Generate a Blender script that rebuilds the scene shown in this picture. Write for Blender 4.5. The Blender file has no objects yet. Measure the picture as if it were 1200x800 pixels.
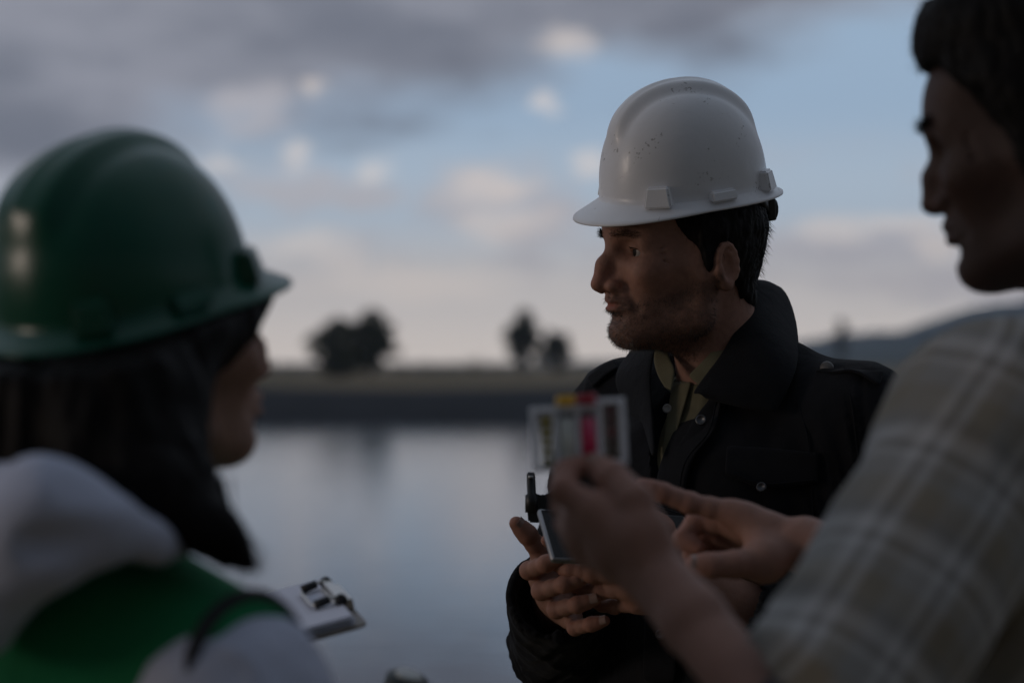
import bpy, bmesh, math, random
import numpy as np
from mathutils import Vector, Matrix
from mathutils.bvhtree import BVHTree

random.seed(7); RNG = np.random.default_rng(7)
scene = bpy.context.scene
COL = scene.collection
R = math.radians

# ------------------------------------------------------------------ camera
CAM_Z = 1.50; FPX = 85.0 / 36.0 * 1200.0; HOR = 425.0
cam_data = bpy.data.cameras.new('camera'); cam = bpy.data.objects.new('camera', cam_data); COL.objects.link(cam)
cam.location = (0, 0, CAM_Z); cam.rotation_euler = (R(90), 0, 0)
cam_data.lens = 85; cam_data.sensor_width = 36; cam_data.shift_y = (HOR - 400.0) / 1200.0
cam_data.clip_start = 0.05; cam_data.clip_end = 20000
cam_data.dof.use_dof = True; cam_data.dof.focus_distance = 2.93; cam_data.dof.aperture_fstop = 3.2
cam_data.dof.aperture_blades = 9
scene.camera = cam

# ------------------------------------------------------------------ world (dusk sky with broken cloud)
SUN_EL, SUN_AZ = 5.0, -98.0           # azimuth clockwise from +Y (view direction); negative = left of the picture
world = bpy.data.worlds.new('World'); scene.world = world; world.use_nodes = True
def build_world():
    nt = world.node_tree; nt.nodes.clear(); N = nt.nodes.new; L = nt.links.new
    def val(x):
        return x
    def math_(op, a, b=None, c=None, clamp=False):
        n = N('ShaderNodeMath'); n.operation = op; n.use_clamp = clamp
        for i, v in enumerate((a, b, c)):
            if v is None: continue
            if isinstance(v, (int, float)): n.inputs[i].default_value = v
            else: L(v, n.inputs[i])
        return n.outputs[0]
    def mix(f, a, b):
        n = N('ShaderNodeMix'); n.data_type = 'RGBA'
        if isinstance(f, (int, float)): n.inputs[0].default_value = f
        else: L(f, n.inputs[0])
        for k, v in ((6, a), (7, b)):
            if isinstance(v, tuple): n.inputs[k].default_value = (*v, 1)
            else: L(v, n.inputs[k])
        return n.outputs[2]
    def sstep(x, lo, hi):
        n = N('ShaderNodeMapRange'); n.interpolation_type = 'SMOOTHSTEP'; n.clamp = True
        L(x, n.inputs[0]); n.inputs[1].default_value = lo; n.inputs[2].default_value = hi
        return n.outputs[0]
    def noise(vec, scale, detail=4, rough=.55):
        n = N('ShaderNodeTexNoise'); L(vec, n.inputs['Vector']); n.inputs['Scale'].default_value = scale
        n.inputs['Detail'].default_value = detail; n.inputs['Roughness'].default_value = rough
        return n.outputs[0]
    tc = N('ShaderNodeTexCoord'); sep = N('ShaderNodeSeparateXYZ'); L(tc.outputs['Generated'], sep.inputs[0])
    x, y, z = sep.outputs
    az = math_('ARCTAN2', x, y); el = math_('ARCSINE', z)
    ele = math_('MAXIMUM', el, 0.0)
    # ---- clear sky: Nishita, graded by a gentle elevation ramp
    sky = N('ShaderNodeTexSky'); sky.sky_type = 'NISHITA'; sky.sun_disc = False
    sky.sun_elevation = R(SUN_EL); sky.sun_rotation = R(SUN_AZ); sky.air_density = 1.0; sky.dust_density = 1.2; sky.ozone_density = 2.0
    hs = N('ShaderNodeHueSaturation'); L(sky.outputs[0], hs.inputs['Color']); hs.inputs['Saturation'].default_value = .6
    hs.inputs['Value'].default_value = 0.10
    ramp = N('ShaderNodeValToRGB'); L(math_('MULTIPLY', ele, 1 / 1.5708), ramp.inputs[0])
    cr = ramp.color_ramp; cr.interpolation = 'EASE'
    stops = [(0.0, (.66, .585, .53)), (.018, (.55, .51, .49)), (.042, (.33, .40, .485)), (.070, (.238, .328, .445)), (.16, (.19, .275, .37)), (1, (.22, .29, .38))]
    while len(cr.elements) < len(stops): cr.elements.new(.5)
    for e, (p, c) in zip(cr.elements, stops): e.position = p; e.color = (*c, 1)
    clear = mix(.88, hs.outputs[0], ramp.outputs[0])
    # ---- cloud cover: flat cloud deck seen in perspective plus low cumulus scraps
    warp = N('ShaderNodeCombineXYZ'); L(az, warp.inputs[0]); L(el, warp.inputs[1])
    stretch = N('ShaderNodeVectorMath'); stretch.operation = 'MULTIPLY'; L(warp.outputs[0], stretch.inputs[0]); stretch.inputs[1].default_value = (1, 2.6, 1)
    n1 = noise(stretch.outputs[0], 9.0, 5, .5)
    n2 = noise(stretch.outputs[0], 34.0, 4, .55)
    n3 = noise(stretch.outputs[0], 3.0, 3, .5)
    # upper deck: lower edge slopes up to the right, wavy
    azc = math_('MINIMUM', math_('MAXIMUM', az, -.3), .3)
    edge = math_('ADD', math_('MULTIPLY', azc, .18), .110); edge = math_('SUBTRACT', edge, math_('MULTIPLY', math_('MULTIPLY', azc, azc), .3))
    edge = math_('ADD', edge, math_('MULTIPLY', math_('SUBTRACT', n1, .5), .10))
    deck = sstep(math_('SUBTRACT', el, edge), -.014, .026)
    high = sstep(el, .22, .5)
    holes = sstep(n3, .36, .58)
    deck = math_('MULTIPLY', deck, math_('SUBTRACT', 1.0, math_('MULTIPLY', high, math_('SUBTRACT', 1.0, holes))))
    deckcol = mix(sstep(n1, .36, .66), (.110, .116, .143), (.200, .204, .238))
    deckcol = mix(math_('MULTIPLY', high, .9), deckcol, (.27, .28, .315))
    col = mix(math_('MULTIPLY', deck, .96), clear, deckcol)
    # thin violet-grey veil bank around 3-5 degrees
    bank = math_('MULTIPLY', sstep(el, .018, .05), math_('SUBTRACT', 1.0, sstep(el, .075, .098)))
    bank = math_('MULTIPLY', bank, sstep(math_('ADD', n1, math_('MULTIPLY', n2, .35)), .62, .86))
    col = mix(math_('MULTIPLY', bank, .75), col, (.33, .315, .335))
    # cumulus scraps: real cloud positions (azimuth, elevation, half width, half height)
    nw = N('ShaderNodeTexNoise'); L(stretch.outputs[0], nw.inputs['Vector']); nw.inputs['Scale'].default_value = 46; nw.inputs['Detail'].default_value = 3
    wv = N('ShaderNodeVectorMath'); wv.operation = 'MULTIPLY_ADD'; L(nw.outputs['Color'], wv.inputs[0]); wv.inputs[1].default_value = (.030, .016, 0); wv.inputs[2].default_value = (-.015, -.008, 0)
    wa = N('ShaderNodeVectorMath'); wa.operation = 'ADD'; L(warp.outputs[0], wa.inputs[0]); L(wv.outputs[0], wa.inputs[1])
    def scrap(items, colr, amt, lo=.25, hi=1.0):
        nonlocal col
        acc = None
        for (a, e, w, h) in items:
            ma = N('ShaderNodeVectorMath'); ma.operation = 'MULTIPLY_ADD'; L(wa.outputs[0], ma.inputs[0]); ma.inputs[1].default_value = (1 / w, 1 / h, 0); ma.inputs[2].default_value = (-a / w, -e / h, 0)
            dt = N('ShaderNodeVectorMath'); dt.operation = 'DOT_PRODUCT'; L(ma.outputs[0], dt.inputs[0]); L(ma.outputs[0], dt.inputs[1])
            acc = dt.outputs['Value'] if acc is None else math_('MINIMUM', acc, dt.outputs['Value'])
        acc = math_('EXPONENT', math_('MULTIPLY', acc, -1.0))
        nn = math_('ADD', .55, math_('MULTIPLY', n2, .9))
        m = sstep(math_('MULTIPLY', acc, nn), lo, hi)
        col = mix(math_('MULTIPLY', m, amt), col, colr)
    A = lambda u: (u - 600) / 2833.0
    E = lambda v: (425 - v) / 2833.0
    def S(u, v, w, h): return (A(u), E(v), w / 2833.0, h / 2833.0)
    scrap([S(345, 225, 110, 30), S(420, 232, 70, 22), S(560, 240, 90, 40), S(300, 130, 60, 40), S(620, 270, 60, 60)], (.35, .33, .345), .75)
    scrap([S(1010, 290, 190, 34), S(1120, 330, 200, 36)], (.33, .31, .33), .7)
    scrap([S(345, 185, 24, 20), S(437, 202, 26, 18), S(375, 107, 20, 13), S(262, 192, 30, 20), S(575, 222, 60, 30), S(590, 262, 70, 28), S(690, 195, 24, 18),
           S(360, 290, 70, 22), S(400, 310, 40, 22), S(665, 55, 30, 22), S(640, 122, 16, 16), S(480, 330, 150, 24),
           S(1050, 265, 80, 15), S(1095, 290, 34, 16), S(980, 272, 60, 16)], (.62, .54, .485), .48, .12, 1.05)
    # sky strongly dimmed behind the camera, added to darken the people's near sides
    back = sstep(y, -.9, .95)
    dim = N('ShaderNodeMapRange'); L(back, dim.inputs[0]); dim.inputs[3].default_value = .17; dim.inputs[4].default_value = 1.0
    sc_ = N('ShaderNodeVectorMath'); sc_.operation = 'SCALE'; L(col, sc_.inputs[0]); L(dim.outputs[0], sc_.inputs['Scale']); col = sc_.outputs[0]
    # below the horizon: dull ground glow
    col = mix(sstep(el, -.03, -.002), (.10, .095, .09), col)
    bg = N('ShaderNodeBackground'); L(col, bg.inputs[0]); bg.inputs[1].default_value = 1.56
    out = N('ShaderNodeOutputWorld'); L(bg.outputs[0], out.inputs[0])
build_world()

sun_d = bpy.data.lights.new('sun', 'SUN'); sun_d.energy = 0.50; sun_d.angle = R(14); sun_d.color = (1, .83, .71)
sun = bpy.data.objects.new('sun', sun_d); COL.objects.link(sun)
sdir = Vector((math.sin(R(SUN_AZ)) * math.cos(R(SUN_EL)), math.cos(R(SUN_AZ)) * math.cos(R(SUN_EL)), math.sin(R(SUN_EL))))
sun.rotation_euler = sdir.to_track_quat('Z', 'Y').to_euler(); sun.location = (-4, 2, 6)

scene.view_settings.view_transform = 'Standard'; scene.view_settings.look = 'None'
scene.view_settings.exposure = 0.0; scene.view_settings.gamma = 1.0; scene.view_settings.use_curve_mapping = False
scene.render.engine = 'CYCLES'; scene.cycles.use_denoising = True
scene.cycles.max_bounces = 6; scene.cycles.caustics_reflective = False; scene.cycles.caustics_refractive = False
scene.cycles.volume_bounces = 0

# ------------------------------------------------------------------ helpers
def P(u, v, d):
    return np.array([(u - 600.0) / FPX * d, d, CAM_Z + (HOR - v) / FPX * d])
def PX(p):
    return 600 + FPX * p[0] / p[1], HOR - (p[2] - CAM_Z) * FPX / p[1]
def nrm(v):
    v = np.asarray(v, float); return v / np.linalg.norm(v)

def tag(o, label=None, cat=None, group=None, kind=None):
    for k, v in (('label', label), ('category', cat), ('group', group), ('kind', kind)):
        if v: o[k] = v
    return o
def link(o, parent=None):
    COL.objects.link(o)
    if parent is not None: o.parent = parent
    return o
def empty(name, loc=(0, 0, 0)):
    o = bpy.data.objects.new(name, None); o.location = loc; o.empty_display_size = .1; COL.objects.link(o); return o
def obj(name, V, F, mat=None, parent=None, smooth=True, attrs=None, kind=None):
    me = bpy.data.meshes.new(name)
    if isinstance(F, np.ndarray):
        F = F.astype(np.int32); n, k = F.shape
        me.vertices.add(len(V)); me.vertices.foreach_set('co', np.asarray(V, np.float32).ravel())
        me.loops.add(n * k); me.loops.foreach_set('vertex_index', F.ravel())
        me.polygons.add(n); me.polygons.foreach_set('loop_start', np.arange(0, n * k, k, dtype=np.int32))
        me.polygons.foreach_set('loop_total', np.full(n, k, np.int32))
        me.update(calc_edges=True); me.validate()
    else:
        me.from_pydata([tuple(map(float, v)) for v in V], [], F); me.update()
    if smooth: me.polygons.foreach_set('use_smooth', np.ones(len(me.polygons), bool))
    for an, (typ, data) in (attrs or {}).items():
        a = me.attributes.new(an, typ, 'POINT')
        key = 'color' if typ == 'FLOAT_COLOR' else ('vector' if typ == 'FLOAT_VECTOR' else 'value')
        a.data.foreach_set(key, np.asarray(data, np.float32).ravel())
    if mat: me.materials.append(mat)
    o = bpy.data.objects.new(name, me)
    if parent is not None:
        o.parent = parent
        o.matrix_parent_inverse = Matrix.Translation(parent.location).inverted() if parent.parent is None else Matrix()
    COL.objects.link(o)
    if kind: o['kind'] = kind
    return o

# ---- materials
MATS = {}
def mat(name, col=(.5, .5, .5), rough=.6, metal=0, spec=.5, bump=None, var=0, vscale=8, attr=None, sheen=0, coat=0, trans=0, sss=0, ior=None, vdet=3):
    if name in MATS: return MATS[name]
    m = bpy.data.materials.new(name); m.use_nodes = True; nt = m.node_tree; b = nt.nodes['Principled BSDF']
    N = nt.nodes.new; L = nt.links.new
    b.inputs['Base Color'].default_value = (*col, 1); b.inputs['Roughness'].default_value = rough; b.inputs['Metallic'].default_value = metal
    b.inputs['Specular IOR Level'].default_value = spec; b.inputs['Sheen Weight'].default_value = sheen; b.inputs['Coat Weight'].default_value = coat
    b.inputs['Transmission Weight'].default_value = trans
    if ior: b.inputs['IOR'].default_value = ior
    if sss:
        b.inputs['Subsurface Weight'].default_value = sss; b.inputs['Subsurface Radius'].default_value = (.008, .003, .0015); b.inputs['Subsurface Scale'].default_value = 1
    tc = N('ShaderNodeTexCoord'); src = None
    if attr:
        a = N('ShaderNodeAttribute'); a.attribute_name = attr; src = a.outputs['Color']; L(src, b.inputs['Base Color'])
    if var:
        n = N('ShaderNodeTexNoise'); n.inputs['Scale'].default_value = vscale; n.inputs['Detail'].default_value = vdet; L(tc.outputs['Object'], n.inputs['Vector'])
        mr = N('ShaderNodeMapRange'); L(n.outputs[0], mr.inputs[0]); mr.inputs[1].default_value = .3; mr.inputs[2].default_value = .7
        mr.inputs[3].default_value = 1 - var; mr.inputs[4].default_value = 1 + var
        mx = N('ShaderNodeMix'); mx.data_type = 'RGBA'; mx.blend_type = 'MULTIPLY'; mx.inputs[0].default_value = 1
        if src: L(src, mx.inputs[6])
        else: mx.inputs[6].default_value = (*col, 1)
        L(mr.outputs[0], mx.inputs[7]); L(mx.outputs[2], b.inputs['Base Color'])
    if bump:
        prev = None
        for (kind, scale, dist) in bump:
            if kind == 'noise':
                t = N('ShaderNodeTexNoise'); t.inputs['Scale'].default_value = scale; t.inputs['Detail'].default_value = 4
            elif kind == 'vor':
                t = N('ShaderNodeTexVoronoi'); t.inputs['Scale'].default_value = scale
            else:
                t = N('ShaderNodeTexWave'); t.inputs['Scale'].default_value = scale; t.bands_direction = kind
            L(tc.outputs['Object'], t.inputs['Vector'])
            bp = N('ShaderNodeBump'); bp.inputs['Strength'].default_value = 1; bp.inputs['Distance'].default_value = dist
            L(t.outputs[0], bp.inputs['Height'])
            if prev: L(prev, bp.inputs['Normal'])
            prev = bp.outputs[0]
        L(prev, b.inputs['Normal'])
    MATS[name] = m; return m

# ---- value noise in numpy
_PERM = np.random.default_rng(3).random(65536).astype(np.float32)
def noise3(p, seed=0):
    p = np.asarray(p, np.float64); i = np.floor(p).astype(np.int64); f = p - i; f = f * f * (3 - 2 * f)
    def h(dx, dy, dz):
        k = (i[:, 0] + dx) * 73856093 ^ (i[:, 1] + dy) * 19349663 ^ (i[:, 2] + dz) * 83492791 ^ (seed * 2654435761)
        return _PERM[k & 65535]
    o = 0
    for dx in (0, 1):
        wx = f[:, 0] if dx else 1 - f[:, 0]
        for dy in (0, 1):
            wy = f[:, 1] if dy else 1 - f[:, 1]
            for dz in (0, 1):
                wz = f[:, 2] if dz else 1 - f[:, 2]
                o = o + wx * wy * wz * h(dx, dy, dz)
    return o * 2 - 1
def fbm(p, seed=0, oct=3):
    o = 0; a = 1; s = 1
    for k in range(oct): o = o + a * noise3(p * s, seed + k); a *= .5; s *= 2.03
    return o

# ---- signed distance volumes meshed with surface nets
def smin(a, b, k):
    if k <= 0: return np.minimum(a, b)
    h = np.maximum(k - np.abs(a - b), 0) / k
    return np.minimum(a, b) - h * h * k * .25
def d_cone(X, Y, Z, a, b, ra, rb):
    ab = np.subtract(b, a); l2 = float(ab @ ab) + 1e-12
    h = np.clip(((X - a[0]) * ab[0] + (Y - a[1]) * ab[1] + (Z - a[2]) * ab[2]) / l2, 0, 1)
    return np.sqrt((X - a[0] - h * ab[0]) ** 2 + (Y - a[1] - h * ab[1]) ** 2 + (Z - a[2] - h * ab[2]) ** 2) - (ra + (rb - ra) * h)
def d_ell(X, Y, Z, c, r, M=None):
    x, y, z = X - c[0], Y - c[1], Z - c[2]
    if M is not None:
        M = np.asarray(M, np.float32)
        x, y, z = (M[0, 0] * x + M[0, 1] * y + M[0, 2] * z, M[1, 0] * x + M[1, 1] * y + M[1, 2] * z, M[2, 0] * x + M[2, 1] * y + M[2, 2] * z)
    k0 = np.sqrt((x / r[0]) ** 2 + (y / r[1]) ** 2 + (z / r[2]) ** 2)
    k1 = np.sqrt((x / r[0] ** 2) ** 2 + (y / r[1] ** 2) ** 2 + (z / r[2] ** 2) ** 2) + 1e-9
    return k0 * (k0 - 1) / k1
class Vol:
    def __init__(s, lo, hi, h):
        s.lo = np.asarray(lo, float); s.h = h
        s.n = [int(math.ceil((hi[i] - lo[i]) / h)) + 1 for i in range(3)]
        s.ax = [(lo[i] + h * np.arange(s.n[i])).astype(np.float32) for i in range(3)]
        s.F = np.full(s.n, .5, np.float32)
    def _sl(s, lo, hi):
        sl = []
        for i in range(3):
            a = int(np.clip(math.floor((lo[i] - s.lo[i]) / s.h), 0, s.n[i])); b = int(np.clip(math.ceil((hi[i] - s.lo[i]) / s.h) + 1, 0, s.n[i]))
            sl.append(slice(a, b))
        return tuple(sl)
    def grid(s, sl):
        return s.ax[0][sl[0]][:, None, None], s.ax[1][sl[1]][None, :, None], s.ax[2][sl[2]][None, None, :]
    def apply(s, fn, lo, hi, k, mode):
        sl = s._sl(lo, hi)
        if any(q.stop <= q.start for q in sl): return
        d = fn(*s.grid(sl)); f = s.F[sl]
        if mode == '+': s.F[sl] = smin(f, d, k)
        elif mode == '-': s.F[sl] = -smin(-f, d, k)
        else: s.F[sl] = -smin(-f, -d, k)
    def cone(s, a, b, ra, rb=None, k=.01, mode='+'):
        rb = ra if rb is None else rb; a = np.asarray(a, float); b = np.asarray(b, float); m = max(ra, rb) + k * 1.2 + .035
        s.apply(lambda X, Y, Z: d_cone(X, Y, Z, a, b, ra, rb), np.minimum(a, b) - m, np.maximum(a, b) + m, k, mode)
    def chain(s, pts, rad, k=.01, mode='+'):
        for i in range(len(pts) - 1): s.cone(pts[i], pts[i + 1], rad[i], rad[i + 1], k, mode)
    def ell(s, c, r, k=.01, mode='+', M=None):
        m = max(r) + k * 1.2 + .035; c = np.asarray(c, float)
        s.apply(lambda X, Y, Z: d_ell(X, Y, Z, c, r, M), c - m, c + m, k, mode)
    def both(s, c, r, **kw):
        s.ell(c, r, **kw); s.ell((c[0], -c[1], c[2]), r, **kw)
    def mesh(s):
        return surface_nets(s.F, s.lo, s.h)
def surface_nets(F, lo, h):
    F = F.copy(); F[0] = F[-1] = .5; F[:, 0] = F[:, -1] = .5; F[:, :, 0] = F[:, :, -1] = .5
    S = F < 0
    c = np.zeros([n - 1 for n in F.shape], np.int8)
    for i in (0, 1):
        for j in (0, 1):
            for k in (0, 1):
                c += S[i:F.shape[0] - 1 + i, j:F.shape[1] - 1 + j, k:F.shape[2] - 1 + k]
    act = np.argwhere((c > 0) & (c < 8)); idx = np.full(c.shape, -1, np.int32); idx[tuple(act.T)] = np.arange(len(act))
    vals = {}
    for i in (0, 1):
        for j in (0, 1):
            for k in (0, 1): vals[i, j, k] = F[act[:, 0] + i, act[:, 1] + j, act[:, 2] + k].astype(np.float64)
    acc = np.zeros((len(act), 3)); cnt = np.zeros(len(act))
    corners = list(vals)
    for A in corners:
        for ax in range(3):
            if A[ax]: continue
            B = list(A); B[ax] = 1; B = tuple(B); va, vb = vals[A], vals[B]
            m = (va < 0) != (vb < 0); t = np.where(m, va / np.where(m, va - vb, 1), 0)
            p = np.tile(np.array(A, float), (len(act), 1)); p[:, ax] += t
            acc[m] += p[m]; cnt[m] += 1
    V = lo + h * (act + acc / cnt[:, None])
    quads = []
    for ax in range(3):
        o1, o2 = (ax + 1) % 3, (ax + 2) % 3
        a = [slice(None)] * 3; b = [slice(None)] * 3; a[ax] = slice(0, -1); b[ax] = slice(1, None)
        E = np.argwhere(S[tuple(a)] != S[tuple(b)])
        E = E[(E[:, o1] > 0) & (E[:, o2] > 0)]
        s0 = S[tuple(E.T)]
        def cell(d1, d2):
            q = E.copy(); q[:, o1] -= d1; q[:, o2] -= d2; return idx[tuple(q.T)]
        q = np.stack([cell(1, 1), cell(0, 1), cell(0, 0), cell(1, 0)], 1)
        q[~s0] = q[~s0][:, ::-1]; quads.append(q)
    Q = np.concatenate(quads); Q = Q[(Q >= 0).all(1)]
    return V, Q
def vnormals(V, Q):
    n = np.cross(V[Q[:, 2]] - V[Q[:, 0]], V[Q[:, 3]] - V[Q[:, 1]]); o = np.zeros_like(V)
    for k in range(4): np.add.at(o, Q[:, k], n)
    return o / (np.linalg.norm(o, axis=1, keepdims=True) + 1e-12)
def relax(V, Q, it=2, lam=.5):
    for _ in range(it):
        s = np.zeros_like(V); c = np.zeros(len(V))
        for k in range(4):
            for m in (1, 3):
                np.add.at(s, Q[:, k], V[Q[:, (k + m) % 4]]); np.add.at(c, Q[:, k], 1)
        V = V + lam * (s / c[:, None] - V)
    return V
def biggest(V, Q):
    """drop stray islands"""
    par = np.arange(len(V))
    for _ in range(500):
        m = par[Q].min(1); new = par.copy()
        for k in range(4):
            np.minimum.at(new, Q[:, k], m); np.minimum.at(new, par[Q[:, k]], m)
        for _j in range(6): new = new[new]
        if (new == par).all(): break
        par = new
    u, c = np.unique(par, return_counts=True); keep = par == u[c.argmax()]
    mp = np.cumsum(keep) - 1; Qk = Q[keep[Q[:, 0]]]
    return V[keep], mp[Qk]
def cat_mesh(parts):
    Vs, Qs, n = [], [], 0
    for V, Q in parts: Vs.append(V); Qs.append(Q + n); n += len(V)
    return np.concatenate(Vs), np.concatenate(Qs)

# ---- polyline helpers
def crom(pts, n):
    """Catmull-Rom resample"""
    p = np.asarray(pts, float)
    if len(p) == 2: t = np.linspace(0, 1, n)[:, None]; return p[0] * (1 - t) + p[1] * t
    q = np.vstack([2 * p[0] - p[1], p, 2 * p[-1] - p[-2]]); out = []
    for s in np.linspace(0, len(p) - 1 - 1e-9, n):
        i = int(s); t = s - i; a, b, c, d = q[i:i + 4]
        out.append(.5 * ((2 * b) + (-a + c) * t + (2 * a - 5 * b + 4 * c - d) * t * t + (-a + 3 * b - 3 * c + d) * t ** 3))
    return np.array(out)
def tube(pts, rad, sides=8, caps=True):
    p = np.asarray(pts, float); n = len(p); rad = np.full(n, rad) if np.isscalar(rad) else np.asarray(rad)
    T = np.gradient(p, axis=0); T /= np.linalg.norm(T, axis=1, keepdims=True) + 1e-12
    ref = np.array([0, 0, 1.]) if abs(T[0, 2]) < .9 else np.array([1., 0, 0]); V = []
    u = nrm(np.cross(T[0], ref))
    for i in range(n):
        u = nrm(u - T[i] * (u @ T[i])); w = np.cross(T[i], u)
        for k in range(sides):
            a = 2 * math.pi * k / sides; V.append(p[i] + rad[i] * (math.cos(a) * u + math.sin(a) * w))
    F = [[i * sides + k, i * sides + (k + 1) % sides, (i + 1) * sides + (k + 1) % sides, (i + 1) * sides + k] for i in range(n - 1) for k in range(sides)]
    if caps: F += [list(range(sides))[::-1], [(n - 1) * sides + k for k in range(sides)]]
    return np.array(V), F
def join(parts):
    V, F, n = [], [], 0
    for v, f in parts:
        V.append(np.asarray(v, float)); F += [[i + n for i in q] for q in f]; n += len(v)
    return np.concatenate(V), F
def box(c, s, M=None, bev=0):
    sx, sy, sz = [x / 2 for x in s]
    if bev:
        bm = bmesh.new(); bmesh.ops.create_cube(bm, size=1)
        for v in bm.verts: v.co = Vector((v.co.x * s[0], v.co.y * s[1], v.co.z * s[2]))
        bmesh.ops.bevel(bm, geom=bm.edges[:], offset=bev, segments=2, affect='EDGES', profile=.5)
        bm.verts.index_update(); V = np.array([v.co[:] for v in bm.verts]); F = [[v.index for v in f.verts] for f in bm.faces]; bm.free()
    else:
        V = np.array([(x, y, z) for x in (-sx, sx) for y in (-sy, sy) for z in (-sz, sz)])
        F = [[0, 1, 3, 2], [4, 6, 7, 5], [0, 4, 5, 1], [2, 3, 7, 6], [0, 2, 6, 4], [1, 5, 7, 3]]
    if M is not None: V = V @ np.asarray(M).T
    return V + np.asarray(c, float), F
def sheet(rows, thick, name, m, parent, subd=1, offs=0):
    """a grid of points given a real thickness"""
    G = np.asarray(rows, float); a, b, _ = G.shape; V = G.reshape(-1, 3)
    F = [[i * b + j, i * b + j + 1, (i + 1) * b + j + 1, (i + 1) * b + j] for i in range(a - 1) for j in range(b - 1)]
    o = obj(name, V, F, m, parent)
    s = o.modifiers.new('solid', 'SOLIDIFY'); s.thickness = thick; s.offset = offs
    if subd:
        d = o.modifiers.new('sub', 'SUBSURF'); d.levels = subd; d.render_levels = subd
    return o
def ribbons(curves, rad, taper=True):
    """many strands as slim three-sided tapered tubes; curves: (n, m, 3)"""
    C = np.asarray(curves, float); n, m, _ = C.shape
    T = np.gradient(C, axis=1); T /= np.linalg.norm(T, axis=2, keepdims=True) + 1e-12
    ref = RNG.normal(size=(n, 1, 3)); u = np.cross(T, ref); u /= np.linalg.norm(u, axis=2, keepdims=True) + 1e-12; w = np.cross(T, u)
    rr = (np.linspace(1, .15, m) if taper else np.ones(m))[None, :, None] * (rad if np.isscalar(rad) else np.asarray(rad)[:, None, None])
    V = np.stack([C + rr * (math.cos(a) * u + math.sin(a) * w) for a in (0, 2.094, 4.189)], 2)
    base = (np.arange(n)[:, None] * m + np.arange(m - 1)[None]) * 3
    F = []
    for k in range(3):
        k2 = (k + 1) % 3; F.append(np.stack([base + k, base + k2, base + 3 + k2, base + 3 + k], -1).reshape(-1, 4))
    return V.reshape(-1, 3), np.concatenate(F)
def bvh(V, Q):
    return BVHTree.FromPolygons([tuple(v) for v in V], [tuple(int(i) for i in q) for q in Q])
EYE = Vector((0, 0, CAM_Z))
def drape(tree, pts, off=.004, back=None):
    """put outline points onto a garment: found where the sight line meets the cloth, then lifted off it"""
    out = []
    for (u, v) in pts:
        d = Vector(P(u, v, 1.0)) - EYE; d.normalize(); h = tree.ray_cast(EYE, d)
        if h[0] is None:
            q = EYE + d * (back or 2.9); h = tree.find_nearest(q); loc = h[0]; out.append(np.array(q + (loc - q) * .0) if False else np.array(loc)); continue
        nn = h[1] if h[1].dot(d) < 0 else -h[1]
        out.append(np.array(h[0] + nn * off * .6 - d * off * .4))
    return np.array(out)

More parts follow.
